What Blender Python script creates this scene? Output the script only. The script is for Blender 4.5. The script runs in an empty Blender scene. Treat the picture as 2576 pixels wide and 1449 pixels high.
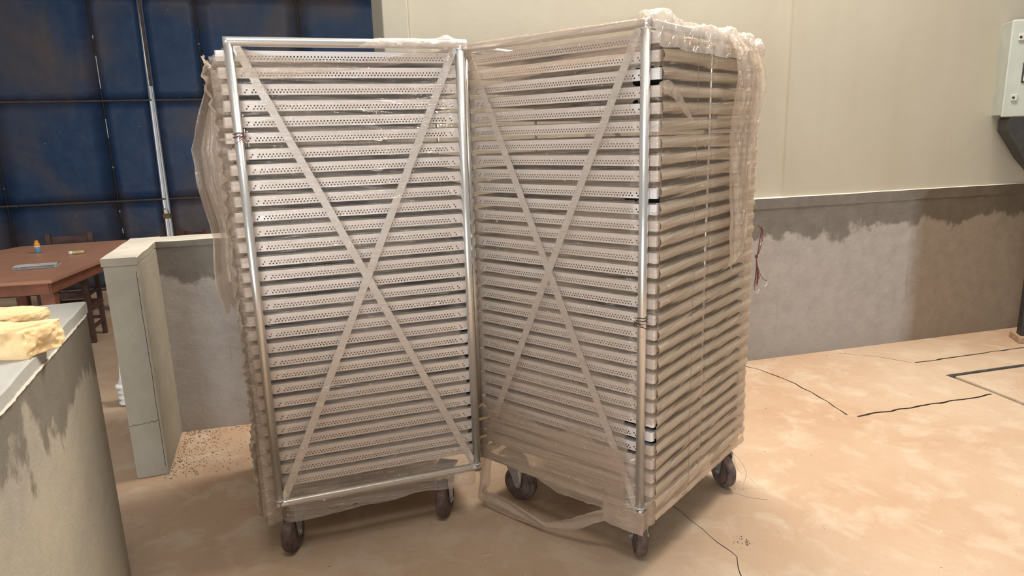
import bpy, bmesh, math, random
from mathutils import Vector, Matrix, noise
from mathutils.geometry import delaunay_2d_cdt
random.seed(7)
scene = bpy.context.scene
COL = scene.collection
PI = math.pi

# ------------------------------------------------------------ camera
F_PX, PITCH, ROLL, CAM_H = 1709.84, 0.220813, -0.029738, 1.74767
cam_data = bpy.data.cameras.new('camera'); cam = bpy.data.objects.new('camera', cam_data); COL.objects.link(cam)
cam_data.sensor_fit = 'HORIZONTAL'; cam_data.sensor_width = 36.0; cam_data.lens = 36.0*F_PX/2576.0
cp, sp, cr, sr = math.cos(PITCH), math.sin(PITCH), math.cos(ROLL), math.sin(ROLL)
fwd = Vector((0, cp, -sp)); up = Vector((0, sp, cp)); rt = Vector((1, 0, 0))
r2 = cr*rt+sr*up; u2 = -sr*rt+cr*up
M = Matrix(((r2.x, u2.x, -fwd.x, 0), (r2.y, u2.y, -fwd.y, 0), (r2.z, u2.z, -fwd.z, CAM_H), (0, 0, 0, 1)))
cam.matrix_world = M; cam_data.clip_start = 0.05
scene.camera = cam

WA = 0.25612; TU = Vector((math.cos(WA), math.sin(WA), 0)); TN = Vector((-math.sin(WA), math.cos(WA), 0))   # the room's axes
def UV(u, v, z=0.0): return TU*u+TN*v+Vector((0, 0, z))
# ------------------------------------------------------------ light, world, exposure
world = bpy.data.worlds.new('world'); scene.world = world; world.use_nodes = True
bg = world.node_tree.nodes['Background']; bg.inputs[0].default_value = (1.0, 0.965, 0.90, 1); bg.inputs[1].default_value = 0.36

def area(name, loc, target, sx, sy, power, col):
    d = bpy.data.lights.new(name, 'AREA'); d.shape = 'RECTANGLE'; d.size = sx; d.size_y = sy; d.energy = power; d.color = col
    o = bpy.data.objects.new(name, d); COL.objects.link(o); o.location = loc
    o.rotation_euler = (Vector(target)-Vector(loc)).to_track_quat('-Z', 'Y').to_euler(); return o
area('roof_skylight', (1.5, 4.1, 6.0), (0.8, 2.6, 0), 3.0, 1.4, 600, (1.0, 0.93, 0.84))
area('front_glint_light', (-.4, .3, 5.4), (.1, 2.9, 1.2), 1.6, .5, 75, (1.0, .97, .93))  # added lamp out of view, to raise glints on film folds and tube tops
area('outdoor_daylight', UV(-1.9, 11.6, 2.2), UV(-1.9, 9.3, 2.2), 6.0, 4.4, 330, (1.0, 1.0, 1.0))
area('window_daylight', (-1.6, -3.6, 1.6), (0.4, 3.0, 0.6), 2.6, 1.5, 270, (0.93, 0.97, 1.0))
vs = scene.view_settings
vs.view_transform = 'Standard'; vs.look = 'None'; vs.gamma = 1.0; vs.use_curve_mapping = False; vs.exposure = 0.0
scene.cycles.transparent_max_bounces = 32

# ------------------------------------------------------------ helpers
ROOM = Matrix.Rotation(WA, 4, 'Z')

def link(name, me, mat=None, parent=None, smooth=False):
    o = bpy.data.objects.new(name, me); COL.objects.link(o)
    if mat is not None and not me.materials:
        for m in (mat if isinstance(mat, (list, tuple)) else [mat]): me.materials.append(m)
    if parent is not None: o.parent = parent
    if smooth:
        for p in me.polygons: p.use_smooth = True
    return o
def obj(name, bm, mat=None, parent=None, smooth=False):
    me = bpy.data.meshes.new(name); bmesh.ops.recalc_face_normals(bm, faces=bm.faces[:]) ; bm.to_mesh(me); bm.free()
    return link(name, me, mat, parent, smooth)
def tag(o, label=None, cat=None, group=None, kind=None):
    if label: o['label'] = label
    if cat: o['category'] = cat
    if group: o['group'] = group
    if kind: o['kind'] = kind
    return o
def empty(name, mat=None, loc=None, rz=0):
    o = bpy.data.objects.new(name, None); COL.objects.link(o); o.empty_display_size = 0.1
    if mat is not None: o.matrix_world = mat
    if loc is not None: o.location = loc; o.rotation_euler = (0, 0, rz)
    return o
def box(bm, x0, x1, y0, y1, z0, z1, M=None, bev=0):
    b = bmesh.new()
    vs_ = [b.verts.new((x, y, z)) for x in (x0, x1) for y in (y0, y1) for z in (z0, z1)]
    for f in ((0, 1, 3, 2), (4, 6, 7, 5), (0, 4, 5, 1), (2, 3, 7, 6), (0, 2, 6, 4), (1, 5, 7, 3)): b.faces.new([vs_[i] for i in f])
    if bev: bmesh.ops.bevel(b, geom=b.edges[:], offset=bev, segments=2, affect='EDGES', profile=0.5)
    if M is not None: bmesh.ops.transform(b, matrix=M, verts=b.verts)
    me = bpy.data.meshes.new('t'); b.to_mesh(me); b.free(); bm.from_mesh(me); bpy.data.meshes.remove(me)
def tube(bm, pts, r, n=12, cap=True, closed=False):
    pts = [Vector(p) for p in pts]; rings = []
    N = len(pts); prev = None
    for i, p in enumerate(pts):
        if closed: t = (pts[(i+1) % N]-pts[i-1])
        else: t = (pts[min(i+1, N-1)]-pts[max(i-1, 0)])
        t.normalize()
        if prev is None:
            a = Vector((0, 0, 1)) if abs(t.z) < .9 else Vector((1, 0, 0)); n1 = t.cross(a).normalized()
        else:
            n1 = (prev-t*prev.dot(t)).normalized()
        prev = n1; n2 = t.cross(n1)
        rr = r[i] if isinstance(r, (list, tuple)) else r
        rings.append([bm.verts.new(p+rr*(math.cos(2*PI*k/n)*n1+math.sin(2*PI*k/n)*n2)) for k in range(n)])
    for i in range(N if closed else N-1):
        a, b = rings[i], rings[(i+1) % N]
        for k in range(n): bm.faces.new((a[k], a[(k+1) % n], b[(k+1) % n], b[k]))
    if cap and not closed: bm.faces.new(rings[0][::-1]); bm.faces.new(rings[-1])
def lathe(bm, prof, n=32, M=None):
    b = bmesh.new(); rings = []
    for (r, z) in prof: rings.append([b.verts.new((r*math.cos(2*PI*k/n), r*math.sin(2*PI*k/n), z)) for k in range(n)])
    for a, c in zip(rings, rings[1:]):
        for k in range(n): b.faces.new((a[k], a[(k+1) % n], c[(k+1) % n], c[k]))
    b.faces.new(rings[0][::-1]); b.faces.new(rings[-1])
    if M is not None: bmesh.ops.transform(b, matrix=M, verts=b.verts)
    me = bpy.data.meshes.new('t'); b.to_mesh(me); b.free(); bm.from_mesh(me); bpy.data.meshes.remove(me)
def lerp_poly(pts, x):
    if x <= pts[0][0]: return pts[0][1]
    for (a, b), (c, d) in zip(pts, pts[1:]):
        if x <= c: return b+(d-b)*(x-a)/max(c-a, 1e-9)
    return pts[-1][1]
def nz(x, y, z=0.0): return noise.noise(Vector((x, y, z)))

# ------------------------------------------------------------ materials
def new_mat(name):
    m = bpy.data.materials.new(name); m.use_nodes = True; nt = m.node_tree
    return m, nt, nt.nodes['Principled BSDF'], nt.nodes['Material Output']
def N(nt, typ, **kw):
    n = nt.nodes.new(typ)
    for k, v in kw.items():
        if hasattr(n, k): setattr(n, k, v)
        else: n.inputs[k].default_value = v
    return n
def mth(nt, op, a, b=None, clamp=False):
    n = nt.nodes.new('ShaderNodeMath'); n.operation = op; n.use_clamp = clamp
    for i, x in enumerate((a, b)):
        if x is None: continue
        if isinstance(x, (int, float)): n.inputs[i].default_value = x
        else: nt.links.new(x, n.inputs[i])
    return n.outputs[0]
def ramp(nt, fac, a, b, ca=(0, 0, 0, 1), cb=(1, 1, 1, 1)):
    r = nt.nodes.new('ShaderNodeValToRGB'); r.color_ramp.elements[0].position = a; r.color_ramp.elements[1].position = b
    r.color_ramp.elements[0].color = ca; r.color_ramp.elements[1].color = cb; nt.links.new(fac, r.inputs[0]); return r.outputs[0]
def mixc(nt, fac, a, b, blend='MIX'):
    n = nt.nodes.new('ShaderNodeMix'); n.data_type = 'RGBA'; n.blend_type = blend
    for i, x in ((0, fac), (6, a), (7, b)):
        if isinstance(x, (int, float)): n.inputs[i].default_value = x
        elif isinstance(x, tuple): n.inputs[i].default_value = x if len(x) == 4 else (*x, 1)
        else: nt.links.new(x, n.inputs[i])
    return n.outputs[2]
def coords(nt, kind='Object', scale=(1, 1, 1), rot=(0, 0, 0)):
    t = nt.nodes.new('ShaderNodeTexCoord'); mp = nt.nodes.new('ShaderNodeMapping')
    nt.links.new(t.outputs[kind], mp.inputs[0]); mp.inputs['Scale'].default_value = scale; mp.inputs['Rotation'].default_value = rot
    return mp.outputs[0]
def noi(nt, vec, scale, detail=4, rough=0.55, dist=0.0):
    n = nt.nodes.new('ShaderNodeTexNoise'); n.inputs['Scale'].default_value = scale; n.inputs['Detail'].default_value = detail
    n.inputs['Roughness'].default_value = rough; n.inputs['Distortion'].default_value = dist
    if vec is not None: nt.links.new(vec, n.inputs['Vector'])
    return n.outputs[0]
def bump(nt, h, strength, dist, bsdf, normal=None):
    b = nt.nodes.new('ShaderNodeBump'); b.inputs['Strength'].default_value = strength; b.inputs['Distance'].default_value = dist
    nt.links.new(h, b.inputs['Height'])
    for t in (bsdf if isinstance(bsdf, list) else [bsdf]): nt.links.new(b.outputs[0], t.inputs['Normal'])
    return b
def simple(name, col, rough=0.6, metal=0.0, var=0.12, vscale=8, bs=0.15, bscale=60, bd=0.002, col2=None):
    m, nt, p, o = new_mat(name)
    v = coords(nt); a = noi(nt, v, vscale, 5)
    c2 = col2 or tuple(c*(1-2*var) for c in col)
    nt.links.new(mixc(nt, ramp(nt, a, .35, .7), (*col, 1), (*c2, 1)), p.inputs['Base Color'])
    p.inputs['Roughness'].default_value = rough; p.inputs['Metallic'].default_value = metal
    if bs: bump(nt, noi(nt, v, bscale, 4), bs, bd, p)
    return m

def plaster(name, base, dark, stain_z, stain_amp, tint=None, uv_grad=None, low=None):
    """cement render: wet looking ragged stain band from the top, drips, fine trowel relief"""
    m, nt, p, o = new_mat(name)
    v = coords(nt); g = nt.nodes.new('ShaderNodeNewGeometry'); sx = nt.nodes.new('ShaderNodeSeparateXYZ'); nt.links.new(g.outputs['Position'], sx.inputs[0])
    z = sx.outputs[2]
    b1 = noi(nt, v, 2.2, 6, .6); b2 = noi(nt, v, 9, 5, .6)
    vd = coords(nt, 'Object', (8, 8, 2.6)); dr = noi(nt, vd, 1.0, 8, .68, .6)
    base_c = mixc(nt, ramp(nt, b2, .35, .68), (*base, 1), (*[c*.86 for c in base], 1))
    if tint: base_c = mixc(nt, ramp(nt, b1, .42, .62), base_c, (*tint, 1))
    edge = mth(nt, 'ADD', mth(nt, 'MULTIPLY', mth(nt, 'SUBTRACT', b1, .5), -stain_amp*2.8), mth(nt, 'MULTIPLY', mth(nt, 'SUBTRACT', dr, .5), -stain_amp*.8))
    s = mth(nt, 'SUBTRACT', mth(nt, 'SUBTRACT', z, stain_z), edge)
    st = ramp(nt, mth(nt, 'MULTIPLY', mth(nt, 'ADD', s, .03), 14), 0.2, .8)
    dcol = mixc(nt, ramp(nt, b2, .3, .7), (*dark, 1), (*[c*.78 for c in dark], 1))
    c = mixc(nt, mth(nt, 'MULTIPLY', st, .85), base_c, dcol)
    # thin vertical runs below the band
    vr = coords(nt, 'Object', (46, 46, 1.3)); rn = noi(nt, vr, 1.0, 3, .5)
    runs = mth(nt, 'MULTIPLY', ramp(nt, rn, .66, .74), ramp(nt, noi(nt, v, 3.3, 3), .48, .62))
    c = mixc(nt, mth(nt, 'MULTIPLY', runs, .55), c, dcol)
    if low:
        lw = ramp(nt, mth(nt, 'SUBTRACT', mth(nt, 'MULTIPLY', mth(nt, 'SUBTRACT', .22, z), 3.5), mth(nt, 'MULTIPLY', b2, .5)), 0.0, .6)
        c = mixc(nt, mth(nt, 'MULTIPLY', lw, .6), c, (*low, 1))
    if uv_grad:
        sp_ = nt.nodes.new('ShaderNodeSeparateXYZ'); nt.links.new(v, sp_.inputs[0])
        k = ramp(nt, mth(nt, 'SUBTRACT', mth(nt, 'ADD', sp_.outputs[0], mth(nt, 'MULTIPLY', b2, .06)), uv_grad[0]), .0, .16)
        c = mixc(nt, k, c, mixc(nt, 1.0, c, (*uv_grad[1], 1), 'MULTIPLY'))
    nt.links.new(c, p.inputs['Base Color']); p.inputs['Roughness'].default_value = .85; p.inputs['Specular IOR Level'].default_value = .25
    h = mth(nt, 'ADD', mth(nt, 'MULTIPLY', noi(nt, v, 90, 5, .7), .4), mth(nt, 'MULTIPLY', noi(nt, v, 14, 5, .6), 1.0))
    bump(nt, h, .35, .012, p)
    return m

MAT = {}
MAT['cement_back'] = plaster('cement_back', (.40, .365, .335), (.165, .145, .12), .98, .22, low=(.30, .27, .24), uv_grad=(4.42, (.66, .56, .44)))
MAT['cement_left'] = plaster('cement_left', (.36, .325, .265), (.17, .15, .118), .93, .28, tint=(.40, .355, .27))
MAT['cement_mid'] = plaster('cement_mid', (.33, .295, .235), (.22, .195, .15), 1.35, .12, tint=(.30, .265, .195), low=(.24, .215, .18))
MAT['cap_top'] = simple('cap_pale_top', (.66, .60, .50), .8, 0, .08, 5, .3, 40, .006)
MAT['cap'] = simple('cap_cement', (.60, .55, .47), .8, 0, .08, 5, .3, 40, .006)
MAT['cap_grey'] = simple('cap_grey', (.42, .41, .37), .8, 0, .08, 5, .3, 40, .006)
def cream():
    m, nt, p, o = new_mat('cream_paint'); v = coords(nt)
    a = noi(nt, v, 1.1, 6, .55); b = noi(nt, coords(nt, 'Object', (3, 3, .5)), 1.5, 5)
    c = mixc(nt, ramp(nt, a, .3, .7), (.47, .43, .34, 1), (.44, .395, .305, 1))
    c = mixc(nt, mth(nt, 'MULTIPLY', ramp(nt, b, .45, .75), .35), c, (.40, .35, .26, 1))
    c = mixc(nt, mth(nt, 'MULTIPLY', ramp(nt, noi(nt, v, 60, 2), .74, .78), .4), c, (.3, .26, .2, 1))
    nt.links.new(c, p.inputs['Base Color']); p.inputs['Roughness'].default_value = .6
    bump(nt, noi(nt, v, 12, 4), .12, .01, p); return m
MAT['cream'] = cream()
def floor_mat():
    m, nt, p, o = new_mat('floor_cement'); v = coords(nt)
    a = noi(nt, v, .8, 6, .6); b = noi(nt, v, 4.5, 6, .6, .4); d = noi(nt, v, 26, 5, .65)
    c = mixc(nt, ramp(nt, a, .38, .64), (.49, .36, .25, 1), (.42, .27, .17, 1))
    c = mixc(nt, mth(nt, 'MULTIPLY', ramp(nt, b, .5, .72), .7), c, (.56, .46, .34, 1))
    c = mixc(nt, mth(nt, 'MULTIPLY', ramp(nt, d, .5, .75), .35), c, (.38, .27, .19, 1))
    sc = noi(nt, coords(nt, 'Object', (5, 60, 1), (0, 0, .5)), 1.4, 3)
    c = mixc(nt, mth(nt, 'MULTIPLY', ramp(nt, sc, .68, .74), .35), c, (.33, .25, .17, 1))
    sk = noi(nt, v, 75, 2, .5)
    c = mixc(nt, mth(nt, 'MULTIPLY', ramp(nt, sk, .73, .76), .7), c, (.15, .09, .055, 1))
    c = mixc(nt, mth(nt, 'MULTIPLY', ramp(nt, noi(nt, v, 58, 2, .5), .755, .77), .7), c, (.75, .68, .58, 1))
    nt.links.new(c, p.inputs['Base Color']); p.inputs['Roughness'].default_value = .62
    p.inputs['Specular IOR Level'].default_value = .3
    bump(nt, mth(nt, 'ADD', noi(nt, v, 120, 4), mth(nt, 'MULTIPLY', b, 2)), .22, .004, p); return m
MAT['floor'] = floor_mat()
MAT['groove'] = simple('groove_dirt', (.13, .085, .055), .9, 0, .2, 30, .4, 80, .004)
MAT['gap_grey'] = simple('gap_grey', (.22, .21, .19), .8, 0, .2, 20, .4, 80, .004)

def gate_mat():
    m, nt, p, o = new_mat('gate_blue'); v = coords(nt)
    a = noi(nt, v, .75, 4, .5, .6); b = noi(nt, v, 6, 6, .6); f = noi(nt, v, 30, 3)
    c = mixc(nt, ramp(nt, b, .3, .75), (.022, .050, .105, 1), (.032, .066, .128, 1))
    c = mixc(nt, mth(nt, 'MULTIPLY', ramp(nt, a, .42, .60), .75), c, (.120, .092, .078, 1))
    c = mixc(nt, mth(nt, 'MULTIPLY', ramp(nt, f, .745, .76), .8), c, (.22, .27, .33, 1))
    nt.links.new(c, p.inputs['Base Color']); p.inputs['Roughness'].default_value = .42; p.inputs['Specular IOR Level'].default_value = .35
    bump(nt, mth(nt, 'ADD', noi(nt, v, 2.2, 3), mth(nt, 'MULTIPLY', noi(nt, v, 11, 3), .12)), .35, .05, p); return m
MAT['gate'] = gate_mat()
MAT['rust'] = simple('rusty_steel', (.085, .048, .03), .75, .2, .3, 14, .4, 90, .003, (.035, .028, .026))
MAT['steel_dark'] = simple('dark_steel', (.03, .03, .03), .5, .4, .2, 20, .2, 90, .002)

def metal_mat(name, col, rough, metal, dirt=0.3, dcol=(.42, .34, .28)):
    m, nt, p, o = new_mat(name); v = coords(nt)
    a = noi(nt, v, 7, 6, .6); b = noi(nt, coords(nt, 'Object', (3, 60, 60)), 1.2, 3)
    c = mixc(nt, mth(nt, 'MULTIPLY', ramp(nt, a, .4, .75), dirt), (*col, 1), (*dcol, 1))
    sp = ramp(nt, noi(nt, v, 85, 2), .74, .77)
    c = mixc(nt, mth(nt, 'MULTIPLY', sp, .7), c, (.12, .07, .05, 1))
    nt.links.new(c, p.inputs['Base Color']); p.inputs['Metallic'].default_value = metal
    nt.links.new(mth(nt, 'ADD', mth(nt, 'MULTIPLY', a, .15), rough), p.inputs['Roughness'])
    bump(nt, mth(nt, 'ADD', b, noi(nt, v, 150, 3)), .12, .002, p); return m
MAT['tube'] = metal_mat('galvanised_tube', (.72, .71, .68), .22, .85, .25)
MAT['strip'] = metal_mat('flat_strip', (.70, .68, .66), .35, .55, .15)
MAT['rail'] = metal_mat('aluminium_rail', (.82, .785, .77), .38, .40, .28, (.68, .60, .54))
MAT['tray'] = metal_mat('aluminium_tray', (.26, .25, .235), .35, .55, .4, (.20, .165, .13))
MAT['zinc'] = metal_mat('zinc_caster', (.50, .52, .56), .3, .8, .25)
MAT['rubber'] = simple('dusty_rubber', (.17, .115, .095), .8, 0, .25, 18, .3, 90, .002, (.055, .04, .036))
MAT['wheel'] = simple('wheel_core', (.11, .085, .075), .7, .1, .25, 18, .3, 90, .002, (.03, .025, .024))

def film_mat(name, col, lo, hi, ang=0.0, dust_lo=None, streak=(1.1, 34), bumpk=1.0, glint=.06, sharp=(.38, .66), band=0.0, spark=0.45):
    m, nt, p, out = new_mat(name); nt.nodes.remove(p)
    v = coords(nt, 'UV', (streak[0], streak[1], 1), (0, 0, 0))
    # rotate first so that the streaks run along the pull of the wrap
    vr = coords(nt, 'UV', (1, 1, 1), (0, 0, ang)); mp = nt.nodes.new('ShaderNodeMapping'); mp.inputs['Scale'].default_value = (streak[0], streak[1], 1)
    nt.links.new(vr, mp.inputs[0]); vs_ = mp.outputs[0]
    mp2 = nt.nodes.new('ShaderNodeMapping'); mp2.inputs['Scale'].default_value = (streak[0]*2.2, streak[1]*3.2, 1); mp2.inputs['Rotation'].default_value = (0, 0, .02); nt.links.new(vr, mp2.inputs[0])
    s1 = noi(nt, vs_, 1.0, 5, .6, .35); s2 = noi(nt, mp2.outputs[0], 1.0, 4, .6, .3); bl = noi(nt, coords(nt, 'UV'), 3.2, 5, .55, .5)
    f = mth(nt, 'ADD', mth(nt, 'MULTIPLY', s1, .5), mth(nt, 'ADD', mth(nt, 'MULTIPLY', s2, .22), mth(nt, 'MULTIPLY', bl, .28)))
    k = ramp(nt, f, sharp[0], sharp[1])
    al = mth(nt, 'ADD', mth(nt, 'MULTIPLY', k, hi-lo), lo, True)
    if dust_lo:  # dust thickens towards the floor
        g = nt.nodes.new('ShaderNodeNewGeometry'); sx = nt.nodes.new('ShaderNodeSeparateXYZ'); nt.links.new(g.outputs['Position'], sx.inputs[0])
        dz = mth(nt, 'MULTIPLY', ramp(nt, mth(nt, 'ADD', mth(nt, 'MULTIPLY', mth(nt, 'SUBTRACT', dust_lo[0], sx.outputs[2]), 1.0/dust_lo[0]), mth(nt, 'MULTIPLY', mth(nt, 'SUBTRACT', bl, .5), .5)), 0.0, 1.0), dust_lo[1])
        al = mth(nt, 'ADD', al, mth(nt, 'MULTIPLY', dz, mth(nt, 'SUBTRACT', 1.0, al)), True)
    if band:  # the film clings, and holds its dust, where it lies on a tray end; between the trays it is stretched thin
        g_ = nt.nodes.new('ShaderNodeNewGeometry'); sz_ = nt.nodes.new('ShaderNodeSeparateXYZ'); nt.links.new(g_.outputs['Position'], sz_.inputs[0])
        ph = mth(nt, 'ADD', mth(nt, 'MULTIPLY', mth(nt, 'SUBTRACT', sz_.outputs[2], .3435), 2*PI/.0594), mth(nt, 'MULTIPLY', mth(nt, 'SUBTRACT', s1, .5), 6.0))
        cs = ramp(nt, mth(nt, 'MULTIPLY', mth(nt, 'ADD', mth(nt, 'COSINE', ph), 1.0), .5), .10, .42)
        al = mth(nt, 'MULTIPLY', al, mth(nt, 'ADD', mth(nt, 'MULTIPLY', cs, band), 1.0-band), True)
    c = mixc(nt, bl, (*col, 1), (*[x*.84 for x in col], 1))
    crk = noi(nt, coords(nt, 'UV'), 22, 3, .6, 1.2)
    h = mth(nt, 'ADD', mth(nt, 'MULTIPLY', s1, 1.0), mth(nt, 'ADD', mth(nt, 'MULTIPLY', s2, .55), mth(nt, 'MULTIPLY', crk, .35)))
    bp = nt.nodes.new('ShaderNodeBump'); bp.inputs['Strength'].default_value = .9*min(bumpk, 1.1); bp.inputs['Distance'].default_value = .012*bumpk; nt.links.new(h, bp.inputs['Height'])
    df = nt.nodes.new('ShaderNodeBsdfDiffuse'); tl = nt.nodes.new('ShaderNodeBsdfTranslucent'); gl = nt.nodes.new('ShaderNodeBsdfGlossy'); tr = nt.nodes.new('ShaderNodeBsdfTransparent'); g2 = nt.nodes.new('ShaderNodeBsdfGlossy')
    tr.inputs[0].default_value = (.96, .93, .90, 1)
    for n_ in (df, tl): nt.links.new(c, n_.inputs[0]); nt.links.new(bp.outputs[0], n_.inputs['Normal'])
    for n_, r_ in ((gl, .28), (g2, .07)): n_.inputs['Roughness'].default_value = r_; n_.inputs[0].default_value = (1, 1, 1, 1); nt.links.new(bp.outputs[0], n_.inputs['Normal'])
    def ms(fac, a, b):
        n_ = nt.nodes.new('ShaderNodeMixShader')
        if isinstance(fac, float): n_.inputs[0].default_value = fac
        else: nt.links.new(fac, n_.inputs[0])
        nt.links.new(a, n_.inputs[1]); nt.links.new(b, n_.inputs[2]); return n_.outputs[0]
    body = ms(.42, df.outputs[0], tl.outputs[0]); body = ms(.10, body, gl.outputs[0])
    a = ms(al, tr.outputs[0], body)
    # crumpled patches: tight creases that throw sharp glints of the window
    mp3 = nt.nodes.new('ShaderNodeMapping'); mp3.inputs['Scale'].default_value = (7, 90, 1); mp3.inputs['Rotation'].default_value = (0, 0, ang-.30); nt.links.new(coords(nt, 'UV'), mp3.inputs[0])
    k1 = noi(nt, mp3.outputs[0], 1.0, 3, .6, 1.0); pm = ramp(nt, noi(nt, coords(nt, 'UV'), 4.3, 4, .6, .8), .50, .66)
    cre = mth(nt, 'MULTIPLY', ramp(nt, k1, .56, .64), pm)
    b3 = nt.nodes.new('ShaderNodeBump'); b3.inputs['Strength'].default_value = 1.0; b3.inputs['Distance'].default_value = .03
    nt.links.new(mth(nt, 'ADD', k1, mth(nt, 'MULTIPLY', crk, .6)), b3.inputs['Height']); nt.links.new(b3.outputs[0], g2.inputs['Normal'])
    fin = ms(mth(nt, 'ADD', mth(nt, 'MULTIPLY', cre, spark), glint), a, g2.outputs[0])
    nt.links.new(fin, out.inputs[0]); return m
TAN = (.66, .55, .46)
MAT['film_l'] = film_mat('film_clear', (.84, .72, .60), .0, .42, .06, (1.0, .30), (1.0, 34), 1.3, .085, (.44, .70))
MAT['film_r'] = film_mat('film_dusty', (.74, .59, .46), .06, .56, -.05, (1.0, .40), (.9, 34), 1.2, .055, (.40, .68))
MAT['film_side'] = film_mat('film_side', (.80, .65, .49), .62, .95, .0, (1.3, .30), (.9, 40), .8, .035, (.34, .58), .70)
MAT['film_back'] = film_mat('film_back', (.55, .46, .37), .93, .99, .0, None, (1.0, 30), .8, .03)
MAT['film_loose'] = film_mat('film_loose', (.78, .64, .51), .38, .74, 1.45, None, (1.4, 14), 1.1, .05)
MAT['film_top'] = film_mat('film_top', (.82, .73, .64), .42, .82, .1, None, (3.0, 12), 1.2, .06)
MAT['film_crinkle'] = film_mat('film_crinkle', (.74, .62, .50), .60, .92, .35, None, (2, 22), 1.5, .05)
MAT['film_strap'] = film_mat('film_strap', (.68, .54, .43), .62, .86, .0, None, (3, 14), .8, .03)

MAT['table'] = simple('table_brown', (.48, .24, .15), .45, 0, .06, 6, .08, 60, .002)
MAT['table_dark'] = simple('table_side', (.27, .10, .055), .5, 0, .15, 8, .1, 60, .002)
MAT['chair'] = simple('dark_wood', (.085, .04, .03), .5, 0, .25, 12, .2, 60, .003)
MAT['paper'] = simple('paper', (.58, .55, .53), .8, 0, .08, 20, 0)
MAT['wire'] = simple('wire', (.25, .25, .27), .35, .8, .1, 20, 0)
MAT['orange'] = simple('orange_cap', (.80, .33, .02), .4, 0, .06, 20, 0)
MAT['bottle'] = simple('bottle_blue', (.16, .30, .40), .3, 0, .2, 60, 0)
MAT['white_pl'] = simple('white_plastic', (.72, .71, .68), .35, 0, .06, 10, 0)
MAT['glue'] = simple('glue_yellow', (.50, .44, .20), .3, 0, .15, 40, 0)
MAT['brass'] = simple('old_brass', (.16, .10, .04), .5, .7, .2, 40, .2)
MAT['white_paint'] = simple('white_gloss_paint', (.75, .74, .72), .3, 0, .05, 10, .05)
MAT['cabinet'] = simple('cabinet_grey', (.42, .44, .39), .45, .1, .06, 8, .1, 90, .002)
MAT['screw'] = simple('lock_grey', (.46, .45, .40), .5, 0, .06, 30, 0)
MAT['black'] = simple('black_paint', (.028, .026, .024), .5, 0, .2, 20, .15)
MAT['twine'] = simple('red_twine', (.16, .045, .035), .8, 0, .2, 40, 0)
MAT['thread'] = simple('white_thread', (.60, .50, .42), .8, 0, .1, 40, 0)
MAT['wood'] = simple('raw_wood', (.42, .28, .17), .7, 0, .2, 30, .3, 90, .003)
MAT['seam'] = simple('seam_brown', (.22, .16, .12), .8, 0, .1, 20, 0)
MAT['debris'] = simple('debris', (.12, .085, .05), .9, 0, .4, 60, .3)
MAT['foam'] = None
def foam_mat():
    m, nt, p, o = new_mat('yellow_foam'); v = coords(nt)
    a = noi(nt, v, 14, 6, .6); b = noi(nt, v, 55, 5, .7)
    c = mixc(nt, ramp(nt, a, .35, .7), (.84, .64, .36, 1), (.76, .54, .27, 1))
    c = mixc(nt, mth(nt, 'MULTIPLY', ramp(nt, noi(nt, v, 9, 3), .60, .72), .55), c, (.38, .19, .07, 1))
    nt.links.new(c, p.inputs['Base Color']); p.inputs['Roughness'].default_value = .95
    p.inputs['Subsurface Weight'].default_value = .15; p.inputs['Subsurface Radius'].default_value = (.02, .012, .006)
    bump(nt, mth(nt, 'ADD', a, mth(nt, 'MULTIPLY', b, .6)), .7, .012, p); return m
MAT['foam'] = foam_mat()

# ------------------------------------------------------------ floor with real joints and cracks
def jag(pts, w, amp, step=.035, seed=0, ws=None):
    """centre line -> closed outline (list of left pts, right pts)"""
    out = []; L = 0
    for (a, b) in zip(pts, pts[1:]):
        a = Vector(a); b = Vector(b); d = (b-a).length; n = max(2, int(d/step)); t = (b-a).normalized(); pn = Vector((-t.y, t.x))
        for i in range(n+(1 if b == Vector(pts[-1]) else 0)):
            p = a.lerp(b, i/n); L += d/n
            off = amp*nz(L*9, seed*7.1, 1.3); ww = w*(1+.6*nz(L*14, seed*3.3, 5.1))*(1 if not ws else 1)
            out.append((p+pn*off, pn, max(.0012, ww)))
    left = [p+n_*w_/2 for p, n_, w_ in out]; right = [p-n_*w_/2 for p, n_, w_ in out]
    return left, right
GR = []
def groove(pts, w, amp, seed, depth=.012, mat='groove'): GR.append((*jag(pts, w, amp, seed=seed), depth, mat))
groove([(.70, 3.07), (.738, 2.961), (.83, 2.70), (.90, 2.526), (.876, 2.30), (.93, 2.0)], .0034, .012, 1)
groove([(1.62, 5.0), (1.80, 4.80), (1.955, 4.471), (2.06, 3.92)], .010, .020, 2)
groove([(2.10, 3.885), (2.377, 3.975), (2.75, 4.07), (3.13, 4.175)], .016, .028, 3)
groove([(2.55, 5.10), (2.80, 4.99), (2.975, 4.83)], .006, .008, 4)
groove([(3.0, 4.825), (3.4, 4.93), (4.03, 5.105), (4.6, 5.26)], .016, .012, 5)
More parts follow.
